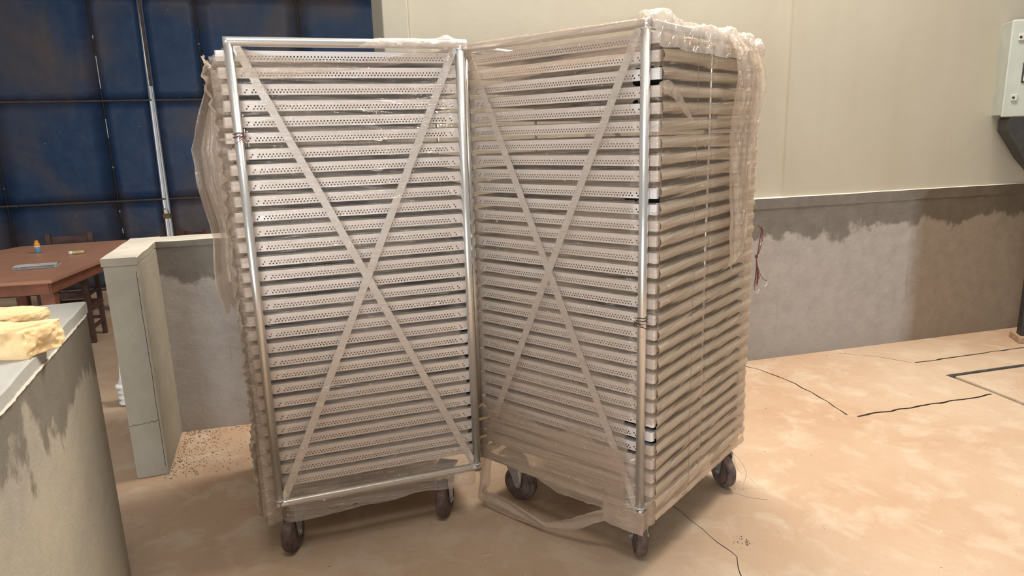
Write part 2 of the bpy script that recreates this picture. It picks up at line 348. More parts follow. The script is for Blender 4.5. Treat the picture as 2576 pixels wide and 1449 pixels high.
def floor_build():
    pts = []; edges = []; polys = []
    def addp(p): pts.append(Vector((p[0], p[1]))); return len(pts)-1
    B = [(-7, -3), (7, -3), (8, 11), (-7, 11)]
    ids = [addp(p) for p in B]
    for i in range(4): edges.append((ids[i], ids[(i+1) % 4]))
    outl = []
    for left, right, depth, mat in GR:
        loop = [p for p in left]+[p for p in reversed(right)]
        ii = [addp(p) for p in loop]
        for i in range(len(ii)): edges.append((ii[i], ii[(i+1) % len(ii)]))
        outl.append((loop, depth, mat))
    # pit cover opening
    pit = [(3.06, 4.545), (5.2, 5.10), (5.5, 3.9), (3.146, 4.188-.03)]
    pit = [(3.055, 4.55), (5.3, 5.13), (5.3, 2.6), (3.19, 3.975), (3.146, 4.195)]
    pit = [(3.055, 4.552), (5.0, 5.05), (5.6, 2.72), (3.25, 3.70), (3.19, 3.975), (3.15, 4.19)]
    ii = [addp(p) for p in pit]
    for i in range(len(ii)): edges.append((ii[i], ii[(i+1) % len(ii)]))
    outl.append((pit, .035, 'gap_grey'))
    V, E_, F_, ov, oe, of = delaunay_2d_cdt(pts, edges, [], 0, 1e-6)
    def inside(p, poly):
        c = False; j = len(poly)-1
        for i in range(len(poly)):
            xi, yi = poly[i][0], poly[i][1]; xj, yj = poly[j][0], poly[j][1]
            if (yi > p.y) != (yj > p.y) and p.x < (xj-xi)*(p.y-yi)/(yj-yi)+xi: c = not c
            j = i
        return c
    bm = bmesh.new(); top = {}; bot = {}
    def tv(i):
        if i not in top: top[i] = bm.verts.new((V[i].x, V[i].y, 0))
        return top[i]
    def bv(i, d):
        if (i, d) not in bot: bot[(i, d)] = bm.verts.new((V[i].x, V[i].y, -d))
        return bot[(i, d)]
    bb = [(min(p[0] for p in l), max(p[0] for p in l), min(p[1] for p in l), max(p[1] for p in l)) for l, _, _ in outl]
    eu = {}
    for f in F_:
        c = (V[f[0]]+V[f[1]]+V[f[2]])/3; hit = None
        for (l, d, m_), b in zip(outl, bb):
            if b[0] <= c.x <= b[1] and b[2] <= c.y <= b[3] and inside(c, l): hit = (d, m_); break
        if hit is None:
            fc = bm.faces.new([tv(i) for i in f]); fc.material_index = 0
        else:
            mi = 1 if hit[1] == 'groove' else 2
            fc = bm.faces.new([bv(i, hit[0]) for i in f]); fc.material_index = mi
        for a, b in ((f[0], f[1]), (f[1], f[2]), (f[2], f[0])): eu.setdefault((min(a, b), max(a, b)), []).append(hit)
    for (a, b), hs in eu.items():
        if len(hs) == 2 and (hs[0] is None) != (hs[1] is None):
            h = hs[0] or hs[1]
            fc = bm.faces.new((tv(a), tv(b), bv(b, h[0]), bv(a, h[0]))); fc.material_index = 1 if h[1] == 'groove' else 2
    fl = obj('floor', bm, [MAT['floor'], MAT['groove'], MAT['gap_grey']]); tag(fl, kind='structure')
    # the removable cover slab, a hand lower and skewed in its opening
    bm = bmesh.new()
    P = [(3.115, 4.535), (4.98, 5.01), (5.56, 2.80), (3.30, 3.735)]
    t_ = [bm.verts.new((x, y, -.004)) for x, y in P]; b_ = [bm.verts.new((x, y, -.034)) for x, y in P]
    bm.faces.new(t_); bm.faces.new(b_[::-1])
    for i in range(4): bm.faces.new((t_[i], b_[i], b_[(i+1) % 4], t_[(i+1) % 4]))
    bmesh.ops.bevel(bm, geom=[e for e in bm.edges], offset=.004, segments=2, affect='EDGES')
    obj('cover_slab', bm, MAT['floor'], fl)
    return fl
FLOOR = floor_build()

# ------------------------------------------------------------ walls (built in the room's own axes: x along the back wall, y away from the camera)
def wall(name, boxes, mat, bev=0.0, rough=0.0, seg=0.12):
    bm = bmesh.new()
    for b in boxes: box(bm, *b, bev=bev)
    o = obj(name, bm, mat); o.matrix_world = ROOM; tag(o, kind='structure'); return o
VB = 4.3535
def wavy_slab(x0, x1, y0, y1, z0, z1, amp, n=60, axis='x'):
    """slab whose long edges wander by a few mm, as trowelled by hand"""
    bm = bmesh.new(); secs = []
    for i in range(n+1):
        t = i/n
        if axis == 'x':
            X = x0+(x1-x0)*t; w = lambda k: amp*nz(X*5, k, .3)
            secs.append([bm.verts.new((X, y0+w(1), z0+w(2))), bm.verts.new((X, y0+w(1), z1+w(3)-.004)), bm.verts.new((X, y0+w(1)+.006, z1+w(3))), bm.verts.new((X, y1+w(4), z1+w(5))), bm.verts.new((X, y1+w(4), z0))])
        else:
            Y = y0+(y1-y0)*t; w = lambda k: amp*nz(Y*5, k, 9.3)
            secs.append([bm.verts.new((x1+w(1), Y, z0+w(2))), bm.verts.new((x1+w(1), Y, z1+w(3)-.004)), bm.verts.new((x1+w(1)-.006, Y, z1+w(3))), bm.verts.new((x0+w(4), Y, z1+w(5))), bm.verts.new((x0+w(4), Y, z0))])
    for a, b in zip(secs, secs[1:]):
        for k in range(5): bm.faces.new((a[k], a[(k+1) % 5], b[(k+1) % 5], b[k]))
    bm.faces.new(secs[0]); bm.faces.new(secs[-1][::-1])
    bm.normal_update()
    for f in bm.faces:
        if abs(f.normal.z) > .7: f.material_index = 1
    return bm
# lower part of the back wall, with its own cap
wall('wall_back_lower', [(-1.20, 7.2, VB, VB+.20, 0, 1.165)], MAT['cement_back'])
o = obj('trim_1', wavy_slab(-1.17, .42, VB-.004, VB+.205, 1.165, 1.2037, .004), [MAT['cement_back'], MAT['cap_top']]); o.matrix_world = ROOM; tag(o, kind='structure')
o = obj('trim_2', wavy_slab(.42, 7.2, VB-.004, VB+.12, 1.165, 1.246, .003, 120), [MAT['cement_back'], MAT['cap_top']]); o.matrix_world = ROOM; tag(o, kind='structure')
# cream wall above the ledge: a pier at its free end, a shallow set-back panel, then the right-hand part
def cream_wall():
    bm = bmesh.new()
    box(bm, .392, .545, VB+.010, VB+.80, 1.165, 4.0, bev=.006)
    box(bm, .545, 3.245, VB+.045, VB+.30, 1.165, 4.0)
    box(bm, 3.245, 7.4, VB+.022, VB+.30, 1.165, 4.0)
    o = obj('wall_back', bm, MAT['cream']); o.matrix_world = ROOM; tag(o, kind='structure')
cream_wall()
wall('wall_back_pier', [(.392, .545, VB+.2, VB+.80, 0, 1.165)], MAT['cream'])
# stub wall that comes forward on the left
STUB = ROOM @ Matrix.Translation((-1.012, VB, 0)) @ Matrix.Rotation(math.radians(4.0), 4, 'Z') @ Matrix.Translation((1.012, -VB, 0))
wall('wall_middle', [(-1.170, -1.012, 3.775, VB+.01, 0, 1.165)], MAT['cement_mid'], bev=.008).matrix_world = STUB
o = obj('trim_3', wavy_slab(-1.174, -1.010, 3.768, VB+.2, 1.165, 1.2055, .005, 30, 'y'), [MAT['cement_mid'], MAT['cap_top']]); o.matrix_world = STUB; tag(o, kind='structure')
# thin vertical crack and a cross crack on the stub: narrow recessed lines
# near wall at the left edge of the frame
def near_wall():
    ang = math.atan2(.366, .93)
    Mx = Matrix.Translation((-1.622, 2.517, 0)) @ Matrix.Rotation(ang, 4, 'Z')
    # local: x to the right face (x=0), y=0 far end, runs to y=-3
    bm = bmesh.new(); box(bm, -.195, 0, -3.0, 0, 0, 1.14, bev=.010)
    o = obj('wall_left', bm, MAT['cement_left']); o.matrix_world = Mx; tag(o, kind='structure')
    bm = bmesh.new(); n = 90; secs = []
    for i in range(n+1):
        y = -3.0+3.002*i/n; w = lambda k: .0035*nz(y*9, k, 4.4)
        secs.append([bm.verts.new((.0045+w(1), y, 1.136+w(2))), bm.verts.new((.004+w(1), y, 1.176+w(3))), bm.verts.new((-.004+w(1), y, 1.180+w(3))), bm.verts.new((-.198+w(4), y, 1.180+w(5))), bm.verts.new((-.198+w(4), y, 1.136))])
    for a, b in zip(secs, secs[1:]):
        for k in range(5): bm.faces.new((a[k], a[(k+1) % 5], b[(k+1) % 5], b[k]))
    bm.faces.new(secs[0]); bm.faces.new(secs[-1][::-1])
    c = obj('trim_4', bm, MAT['cap_grey']); c.matrix_world = Mx; tag(c, kind='structure')
    # squeezed-out mortar beads under the cap
    bm = bmesh.new()
    P = [(.006+.003*nz(i*.37, 2, 2), -2.6+2.55*i/140, 1.137+.003*nz(i*.5, 1, 7)) for i in range(141)]
    tube(bm, P, [.0035+.0035*abs(nz(i*.41, 5, 1)) for i in range(141)], 6)
    b = obj('mortar_bead', bm, MAT['cap'], c); 
    return Mx
NEAR = near_wall()
# cracks on the stub wall end
def stub_cracks():
    w = bpy.data.objects['wall_middle']
    bm = bmesh.new()
    P = [(-1.012-.0125+.003*nz(z*6, 1, 1), 3.7742, z) for z in [1.13-.022*i for i in range(50)]]
    tube(bm, P, .0011, 5)
    obj('crack', bm, MAT['steel_dark'], w)
    bm = bmesh.new()
    P = [(-1.165+.142*i/20, 3.7742, .305+.008*nz(i*.5, 3, 3)+.012*i/20) for i in range(21)]
    tube(bm, P, .0012, 5); obj('crack', bm, MAT['steel_dark'], w)
stub_cracks()

# ------------------------------------------------------------ blue gate
VG = VB+5.0
def gate():
    g = empty('door_1', ROOM); tag(g, kind='structure')
    cols = [-4.75, -3.70, -2.515, -1.998, None, -1.945, -1.375, -.205, .96, 1.5]
    rows = [.03, 1.10, 2.29, 3.48, 4.6]
    cache = {}
    for a, b in zip(cols, cols[1:]):
        if a is None or b is None: continue
        for r0, r1 in zip(rows, rows[1:]):
            b_ = {.03: -2.024, 1.10: -2.010, 2.29: -1.990, 3.48: -1.984}[r0] if b == -1.998 else b
            w = b_-a-.007; h = r1-r0-.007
            bm = bmesh.new(); nx, nz_ = 6, 10
            g0 = [[bm.verts.new((a+.0035+w*i/nx, VG+.008*nz(a*3+i*.45, r0*3+j*.4, 8.8)*(1 if 0 < i < nx and 0 < j < nz_ else 0), r0+.0035+h*j/nz_)) for j in range(nz_+1)] for i in range(nx+1)]
            for i in range(nx):
                for j in range(nz_): bm.faces.new((g0[i][j], g0[i+1][j], g0[i+1][j+1], g0[i][j+1]))
            bmesh.ops.solidify(bm, geom=bm.faces[:], thickness=.003)
            obj('door_panel', bm, MAT['gate'], g, True)
    for z in rows[1:-1]:
        bm = bmesh.new(); box(bm, -4.8, -1.985, VG-.006, VG+.04, z-.009, z+.009); obj('horizontal_bar', bm, MAT['rust'], g)
        bm = bmesh.new(); box(bm, -1.935, 1.5, VG-.006, VG+.04, z-.009, z+.009); obj('horizontal_bar', bm, MAT['rust'], g)
    # backing bars behind the vertical seams, broken where the daylight slits are
    def bar(u, segs):
        for z0, z1 in segs:
            bm = bmesh.new(); box(bm, u-.016, u+.016, VG+.004, VG+.034, z0, z1); obj('vertical_bar', bm, MAT['rust'], g)
    bar(-2.515, [(.03, .70), (.76, .96), (.985, 1.50), (1.52, 1.86), (2.08, 2.43), (2.80, 2.99), (3.03, 4.6)])
    for u in (-3.70,): bar(u, [(.03, 1.3), (1.31, 4.6)])
    bar(-1.375, [(.03, 2.45), (2.47, 2.93), (2.95, 4.6)])
    for u in (-.205,): bar(u, [(.03, 4.6)])
    # the two meeting stiles; the gap between them opens downwards
    bm = bmesh.new()
    for (xa, xb, xc, xd) in ((-1.984, -1.974, -2.034, -2.022),):
        v_ = [bm.verts.new(p) for p in ((xa, VG-.02, 4.6), (xb, VG-.02, 4.6), (xd, VG-.02, .03), (xc, VG-.02, .03), (xa, VG+.03, 4.6), (xb, VG+.03, 4.6), (xd, VG+.03, .03), (xc, VG+.03, .03))]
        for f in ((0, 1, 2, 3), (4, 7, 6, 5), (0, 4, 5, 1), (2, 6, 7, 3), (1, 5, 6, 2), (0, 3, 7, 4)): bm.faces.new([v_[i] for i in f])
    obj('meeting_stile', bm, MAT['gate'], g)
    bm = bmesh.new(); box(bm, -1.950, -1.938, VG-.02, VG+.03, .03, 4.6); obj('meeting_stile', bm, MAT['gate'], g)
    bm = bmesh.new(); tube(bm, [(-1.990, VG+.02, .03), (-1.970, VG+.02, 2.2), (-1.964, VG+.02, 4.6)], .0035, 6); obj('drop_rod', bm, MAT['wire'], g)
    bm = bmesh.new(); box(bm, -1.984, -1.950, VG-.01, VG+.02, 2.45, 4.6); obj('gap_cover', bm, MAT['rust'], g)
    # sill
    bm = bmesh.new(); box(bm, -4.8, 1.5, VG, VG+.04, 0, .03); obj('sill_bar', bm, MAT['rust'], g)
    # padlock on the gap
    t = empty('padlock', ROOM @ Matrix.Translation((-1.985, VG-.05, .905)))
    tag(t, 'small brass padlock hanging at the bright gap of the blue gate', 'padlock')
    bm = bmesh.new(); box(bm, -.042, .042, -.014, .014, -.045, .02, bev=.005); obj('lock_body', bm, MAT['brass'], t)
    bm = bmesh.new(); tube(bm, [(-.028, 0, .015), (-.028, 0, .05)]+[(-.028*math.cos(a), 0, .05+.028*math.sin(a)) for a in [PI*k/8 for k in range(1, 8)]]+[(.028, 0, .05), (.028, 0, .015)], .006, 8)
    obj('shackle', bm, MAT['wire'], t, True)
gate()

# ------------------------------------------------------------ racks
W, D, ZB, ZT, TR = .8641, .93, .2597, 2.1097, .0172
NLEV = 30
def zlev(i): return .340+.0594*i
def rail_mesh(x0, x1):
    """C-shaped strip with two staggered rows of round holes"""
    bm = bmesh.new(); H = .0385; z0 = -H/2; z1 = H/2
    pitch = .0126; ch = .0088; n = int((W-.055)/pitch); xs = (W-n*pitch)/2
    zr = (-.0098, -.0010)
    yf = 0.0
    def cell(cx, cz, hw, hh, r, first=False):
        out = []; K = 8
        ang = [PI/8+2*PI*k/K for k in range(K)]
        sq = [(1, .414), (.414, 1), (-.414, 1), (-1, .414), (-1, -.414), (-.414, -1), (.414, -1), (1, -.414)]
        iv = [bm.verts.new((cx+r*math.cos(a), yf, cz+r*math.sin(a))) for a in ang]
        cor = {1: (1, 1), 3: (-1, 1), 5: (-1, -1), 7: (1, -1)}
        ov = [bm.verts.new((cx+hw*s[0], yf, cz+hh*s[1])) for s in sq]
        cv = [bm.verts.new((cx+hw*c[0], yf, cz+hh*c[1])) for c in cor.values()]
        for k in range(K):
            a, b = k, (k+1) % K
            bm.faces.new((iv[a], ov[a], ov[b], iv[b]))
        for ci, (a, b) in enumerate(((0, 1), (2, 3), (4, 5), (6, 7))): bm.faces.new((ov[a], cv[ci], ov[b]))
    def quad(xa, xb, za, zb):
        bm.faces.new([bm.verts.new(p) for p in ((xa, yf, za), (xb, yf, za), (xb, yf, zb), (xa, yf, zb))])
    for ri, zc in enumerate(zr):
        off = xs+(pitch/2 if ri else 0); m = n-(1 if ri else 0)
        hh = ch/2
        for k in range(m):
            if (k == 1 or k == m-2): quad(off+k*pitch, off+(k+1)*pitch, zc-hh, zc+hh); continue
            cell(off+(k+.5)*pitch, zc, pitch/2, hh, .0033)
        quad(x0+.006, off, zc-hh, zc+hh); quad(off+m*pitch, x1-.006, zc-hh, zc+hh)
    zA, zB_ = zr[0]-ch/2, zr[1]+ch/2
    quad(x0+.006, x1-.006, z0, zA); quad(x0+.006, x1-.006, zB_, z1)
    def q4(*p): bm.faces.new([bm.verts.new(x) for x in p])
    dp = .020
    for xe, xi in ((x0, x0+.006), (x1, x1-.006)):
        q4((xi, yf, z0), (xe, yf+.006, z0), (xe, yf+.006, z1), (xi, yf, z1)); q4((xe, yf+.006, z0), (xe, dp, z0), (xe, dp, z1), (xe, yf+.006, z1))
    for z, s in ((z1, 1), (z0, -1)):
        q4((x0+.006, yf, z), (x1-.006, yf, z), (x1, yf+.006, z), (x1, dp, z), (x0, dp, z), (x0, yf+.006, z))
    bmesh.ops.remove_doubles(bm, verts=bm.verts, dist=1e-5)
    me = bpy.data.meshes.new('tray_rail'); bm.to_mesh(me); bm.free(); me.materials.append(MAT['rail']); return me
def tray_mesh(x0, x1, dep):
    bm = bmesh.new(); H = .038; r = .012; t = .0014; R_ = []
    def ring(ins, z):
        pts = []
        for cx, cy, a0 in ((x1-r, r, -PI/2), (x1-r, dep-r, 0), (x0+r, dep-r, PI/2), (x0+r, r, PI)):
            for k in range(4):
                a = a0+PI/2*k/3; rr = r-ins; pts.append(bm.verts.new((cx+rr*math.cos(a), cy+rr*math.sin(a), z)))
        return pts
    rs = [ring(0, -H/2), ring(0, H/2-.003), ring(-.003, H/2-.003), ring(-.003, H/2), ring(t, H/2), ring(t, -H/2+t)]
    bm.faces.new(rs[0][::-1])
    for a, b in zip(rs, rs[1:]):
        for k in range(16): bm.faces.new((a[k], a[(k+1) % 16], b[(k+1) % 16], b[k]))
    bm.faces.new(rs[-1])
    me = bpy.data.meshes.new('tray'); bm.to_mesh(me); bm.free(); me.materials.append(MAT['tray']); return me

def sheet(name, fn, nu, nv, mat, parent, keep=None, uvf=None):
    """thin film from fn(a,b)->(x,y,z); a,b in 0..1; keep() tears it"""
    vs_ = []; uvs = []
    for j in range(nv+1):
        for i in range(nu+1):
            a, b = i/nu, j/nv; p = fn(a, b); vs_.append(p); uvs.append(uvf(a, b, p) if uvf else (p[0], p[2]))
    fs = []
    for j in range(nv):
        for i in range(nu):
            if keep and not keep((i+.5)/nu, (j+.5)/nv, vs_[j*(nu+1)+i]): continue
            k = j*(nu+1)+i; fs.append((k, k+1, k+nu+2, k+nu+1))
    used = sorted({k for f in fs for k in f}); mp = {k: n for n, k in enumerate(used)}
    me = bpy.data.meshes.new(name); me.from_pydata([vs_[k] for k in used], [], [[mp[k] for k in f] for f in fs])
    ul = me.uv_layers.new(name='UVMap'); d = [0.0]*(2*len(me.loops))
    uu = [uvs[k] for k in used]
    for l in me.loops: d[2*l.index], d[2*l.index+1] = uu[l.vertex_index]
    ul.data.foreach_set('uv', d)
    return link(name, me, mat, parent, True)

def caster(rack, x, y, yaw, wheel_label=None):
    c = empty('caster'); c.parent = rack; c.location = (x, y, 0); c.rotation_euler = (0, 0, yaw)
    # local: wheel rolls along y, axle along x; swivel axis is behind the axle by 4 cm
    Rw = .086
    bm = bmesh.new(); box(bm, -.045, .045, -.01, .095, ZB-.028, ZB-.020, bev=.001)
    lathe(bm, [(.030, ZB-.045), (.034, ZB-.040), (.034, ZB-.030), (.028, ZB-.028)], 20, Matrix.Translation((0, .04, 0)))
    obj('mounting_plate', bm, MAT['zinc'], c)
    bm = bmesh.new()
    for s in (-1, 1):
        xo = s*.031
        prof = [(.075, ZB-.045), (-.012, ZB-.045), (-.030, ZB-.085), (-.016, Rw+.002), (-.010, Rw-.014), (.004, Rw-.019), (.016, Rw-.012), (.034, Rw+.040), (.070, ZB-.075)]
        f1 = [bm.verts.new((xo-.0015, p[0], p[1])) for p in prof]; f2 = [bm.verts.new((xo+.0015, p[0], p[1])) for p in prof]
        bm.faces.new(f1); bm.faces.new(f2[::-1])
        for i in range(len(prof)): bm.faces.new((f1[i], f2[i], f2[(i+1) % len(prof)], f1[(i+1) % len(prof)]))
    box(bm, -.033, .033, -.012, .075, ZB-.048, ZB-.045)
    obj('fork', bm, MAT['zinc'], c)
    RX = Matrix.Translation((0, 0, Rw)) @ Matrix.Rotation(PI/2, 4, 'Y')
    bm = bmesh.new(); lathe(bm, [(.064, -.020), (.068, -.023), (.075, -.023), (.083, -.018), (.086, -.009), (.086, .009), (.083, .018), (.075, .023), (.062, .023)], 56, RX); obj('tyre', bm, MAT['rubber'], c)
    bm = bmesh.new(); lathe(bm, [(.014, -.026), (.022, -.026), (.026, -.010), (.040, -.008), (.044, -.013), (.050, -.013), (.054, -.006), (.060, -.008), (.064, -.022), (.064, .022), (.060, .008), (.054, .006), (.050, .013), (.044, .013), (.040, .008), (.026, .010), (.022, .026), (.014, .026)], 40, RX); obj('wheel_core', bm, MAT['wheel'], c)
    bm = bmesh.new(); lathe(bm, [(.006, -.041), (.006, .041)], 12, RX); lathe(bm, [(.010, -.043), (.010, -.034)], 6, RX); lathe(bm, [(.010, .034), (.010, .041)], 6, RX); obj('axle_bolt', bm, MAT['zinc'], c)
    return c

def flat_bar(bm, a, b, w, t, y):
    a = Vector(a); b = Vector(b); d = (b-a).normalized(); n = Vector((-d.z, 0, d.x))*w/2
    p = []
    for yy in (y, y+t): p += [Vector((a.x, yy, a.z))+n, Vector((b.x, yy, b.z))+n, Vector((b.x, yy, b.z))-n, Vector((a.x, yy, a.z))-n]
    v_ = [bm.verts.new(q) for q in p]
    for f in ((0, 1, 2, 3), (7, 6, 5, 4), (0, 4, 5, 1), (1, 5, 6, 2), (2, 6, 7, 3), (3, 7, 4, 0)): bm.faces.new([v_[i] for i in f])

ORD = ['top', 'second', 'third', 'fourth', 'fifth', 'sixth', 'seventh', 'eighth', 'ninth', 'tenth', 'eleventh', 'twelfth', 'thirteenth', 'fourteenth', 'fifteenth', 'sixteenth', 'seventeenth', 'eighteenth', 'nineteenth', 'twentieth', 'twenty-first', 'twenty-second', 'twenty-third', 'twenty-fourth', 'twenty-fifth', 'twenty-sixth', 'twenty-seventh', 'twenty-eighth', 'twenty-ninth', 'lowest']
def rack(side, loc, rz, label, xl, xr, casters):
    r = empty('tray_rack', loc=loc, rz=rz); tag(r, label, 'rack', 'wrapped tray racks on casters')
    def tb(name, pts, rad=TR, n=18, mat='tube'):
        bm = bmesh.new(); tube(bm, pts, rad, n); return obj(name, bm, MAT[mat], r, True)
    for x in (0, W):
        tb('post', [(x, 0, ZB-TR), (x, 0, ZT)]); tb('post', [(x, D, ZB-TR), (x, D, ZT)])
        tb('middle_post', [(x+(.028 if x and side == 'right' else .006), .473, ZB), (x+(.028 if x and side == 'right' else .006), .473, ZT-.03)], .0065, 10)
    def bentbar(z, y, name): return tb(name, [(-TR, y, z), (0, y, z), (W, y, z), (W+TR, y, z)])
    bentbar(ZT, 0, 'top_bar'); bentbar(ZT, D, 'top_bar'); bentbar(ZB, 0, 'bottom_bar'); bentbar(ZB, D, 'bottom_bar')
    for x in (0, W): tb('side_bar', [(x, 0, ZT), (x, D, ZT)]); tb('side_bar', [(x, 0, ZB), (x, D, ZB)])
    for y, sgn in ((-.006, 1), (D+.003, 1)):
        bm = bmesh.new(); flat_bar(bm, (.022, 0, ZT-.012), (W-.012, 0, ZB+.012), .030, .003, y); obj('cross_brace', bm, MAT['strip'], r)
        bm = bmesh.new(); flat_bar(bm, (W-.022, 0, ZT-.012), (.012, 0, ZB+.012), .030, .003, y-.0035); obj('cross_brace', bm, MAT['strip'], r)
    # weld blobs at the lower corners
    for x, z in ((0, ZB+TR), (W, ZB+TR), (W, ZT-TR)):
        bm = bmesh.new(); tube(bm, [(x+TR*1.02*math.cos(a), TR*1.02*math.sin(a), z+.002*math.sin(5*a)) for a in [2*PI*k/18 for k in range(18)]], .0028, 6, closed=True)
        obj('weld', bm, MAT['strip'], r, True)
    me = rail_mesh(xl, xr); t1 = tray_mesh(xl+.012, xr-.002, .410); t2 = tray_mesh(xl+.012, xr-.002, .392)
    rnd = random.Random(3 if side == 'left' else 5)
    inv = Matrix.Translation(loc) @ Matrix.Rotation(rz, 4, 'Z')
    for i in range(NLEV):
        o = link('tray_rail', me, None, r)
        o.location = (rnd.uniform(-.004, .004), .026+rnd.uniform(0, .003), zlev(i)+rnd.uniform(-.0012, .0012)); o.rotation_euler = (0, rnd.uniform(-.0025, .0025), 0)
        o = link('tray_rail', me, None, r)
        o.location = (W, D-.026, zlev(i)+rnd.uniform(-.0012, .0012)); o.rotation_euler = (0, 0, PI)
        if xr > W+.02: o.location.x += xr-W+xl
        else: o.location.x += xr-W+xl
        for k, (m_, y0, which) in enumerate(((t1, .052, 'front'), (t2, .484, 'rear'))):
            t = bpy.data.objects.new('tray', m_); COL.objects.link(t)
            t.matrix_world = inv @ Matrix.Translation((rnd.uniform(-.003, .002), y0, zlev(i)+.0035))
            tag(t, 'aluminium tray in the %s row of the %s wrapped rack, %s level%s' % (which, side, ORD[29-i], ' from the top' if 0 < 29-i < 29 else ''), 'tray', 'trays in the %s rack' % side)
    for (x, y, a) in casters: caster(r, x, y, a)
    return r

LL = (-1.0033, 2.6064, 0); LA = .33099
RL = (-.1731, 3.026, 0); RA = -.70382
rackL = rack('left', LL, LA, 'left tray rack on casters in clear film, a loose sheet hanging at its left side', -.047, W+.018, [(.035, .060, -.42), (.722, .080, -.55), (.06, .84, .4), (.79, .84, -.3)])
rackR = rack('right', RL, RA, 'right tray rack on casters in dusty brown film, a film strip hanging on its right', -.018, W+.038, [(.129, .14, 1.70), (.812, .093, .69), (.86, .844, 1.0), (.08, .84, .2)])

# ------------------------------------------------------------ plastic film on the racks (parts of each rack: it moves with it)
def g(x, c, w): return math.exp(-((x-c)/w)**2)
def folds(x, z, slope, k, amp, ph):
    """sharp-crested pleats that run nearly along x"""
    t = (z-slope*x)*k; return amp*(1-abs(2*nz(t, x*1.7, ph)))**2
# left rack, front
def L_front(a, b):
    x = -.055+(W+.070)*a
    ztop = lerp_poly([(-.06, 2.06), (0, 2.085), (.04, 2.09), (.10, 2.062), (.30, 2.045), (.45, 2.046), (.60, 2.062), (.72, 2.088), (.80, 2.10), (.9, 2.10)], x)
    zbot = .178+.012*nz(x*6, 1, 1)+.02*g(x, .55, .25)
    z = zbot+(ztop-zbot)*b
    y = -.016+.034*(g(x, -.005, .030)+g(x, W+.003, .028))
    y += .006*nz(x*3, z*26+x*4, 2)+folds(x, z, -.18, 9, .006, 4)*(.3+.7*abs(nz(x*1.5, z*3, 7)))-.004
    if z < .30: y += .010*nz(x*7, z*12, 5)+.003*nz(x*26, z*20, 3)-.008
    if z > 1.98: y += .008*nz(x*4, z*12, 9)
    cr = g(x, .06, .05)*g(z, 2.02, .05)+g(x, .80, .07)*g(z, 1.95, .05)+.8*g(x, .72, .10)*g(z, 1.72, .16)+.7*g(x, .33, .12)*g(z-.35*x, .96, .022)+.9*g(x, .80, .06)*g(z, .33, .07)+.6*g(x, .05, .05)*g(z, .62, .12)+.7*g(x, .72, .10)*g(z, .70, .12)+.6*g(x, .14, .10)*g(z, .83, .05)
    if cr > .04: y -= .010*min(1, cr)*abs(nz(x*14-z*6, z*75-x*22, 91))+.004*cr*nz(x*60, z*90, 92)
    return (x, y, z)
def L_keep(a, b, p):
    x, y, z = p
    if x > .825+.008*nz(z*20, 3, 3)+.006*nz(z*60, 3, 8) and .30 < z < .86+.02*nz(x*40, 1, 1): return False
    if z < .30 and x > .855: return False
    for cx, cz, rx, rz_ in ((.045, 1.462, .05, .010), (.30, .205, .012, .003), (.83, .90, .03, .03)):
        if ((x-cx)/rx)**2+((z-cz)/rz_)**2 < 1+.6*nz(x*60, z*60, 1): return False
    return True
sheet('plastic_film', L_front, 170, 420, MAT['film_l'], rackL, L_keep)
def L_topband(a, b):   # thicker folded band under the top bar
    x = -.02+(W+.02)*a; zt_ = lerp_poly([(0, 2.088), (.04, 2.09), (.10, 2.064), (.30, 2.047), (.45, 2.048), (.60, 2.064), (.72, 2.090), (.80, 2.102), (.9, 2.102)], x)
    zb = lerp_poly([(0, 1.985), (.15, 1.975), (.35, 2.0), (.6, 2.03), (.8, 2.06), (.9, 2.06)], x); z = zb+(zt_-zb)*b
    return (x, -.024+.034*(g(x, -.005, .030)+g(x, W+.003, .028))+.005*nz(x*3, z*40-x*8, 93)+folds(x, z, .14, 14, .006, 94), z)
sheet('plastic_film', L_topband, 120, 40, MAT['film_r'], rackL)
# left rack, outer side: strongly crinkled, pushed out by the trays
def L_side(a, b):
    y = -.005+(D+.02)*a; z = .178+1.885*b
    z += .01*nz(y*9, 2, 2)*(1 if b < .05 else 0)
    bul = .020*(.5+.5*math.cos((z-.340)/.0594*2*PI))
    x = -.068-bul*.5-.022*g(z, 2.0, .10)+.012*nz(y*22+z*9, z*30-y*6, 3)+.014*nz(y*50, z*46, 8)
    if z < .55: x -= .012
    return (x, y, z)
sheet('plastic_film', L_side, 90, 480, MAT['film_crinkle'], rackL, None, lambda a, b, p: (p[1], p[2]))
def L_right(a, b):
    y = .02+(D-.01)*a; z = .19+1.87*b
    return (W+.026+.004*nz(y*4, z*22, 5), y, z)
sheet('plastic_film', L_right, 40, 160, MAT['film_l'], rackL, None, lambda a, b, p: (p[1], p[2]))
def L_back(a, b):
    x = -.06+(W+.08)*a; z = .18+1.9*b
    return (x, D+.028+.005*nz(x*4, z*22, 5), z)
sheet('plastic_film', L_back, 40, 160, MAT['film_back'], rackL)
# twist of film on the top bar's right part
def L_top(a, b):
    x = .45+(W-.42)*a; th = -2.2+2.9*b
    rr = TR+.003+.006*abs(nz(x*14, th*2, 1))+.016*g(x, W-.05, .025)*max(0, math.sin(th+1.0))
    return (x, -rr*math.cos(th+PI/2-1.57)*1.0 if False else -rr*math.sin(-th+.2), ZT+rr*math.cos(-th+.2))
sheet('plastic_film', L_top, 70, 14, MAT['film_top'], rackL, lambda a, b, p: a > .25*b+.02)
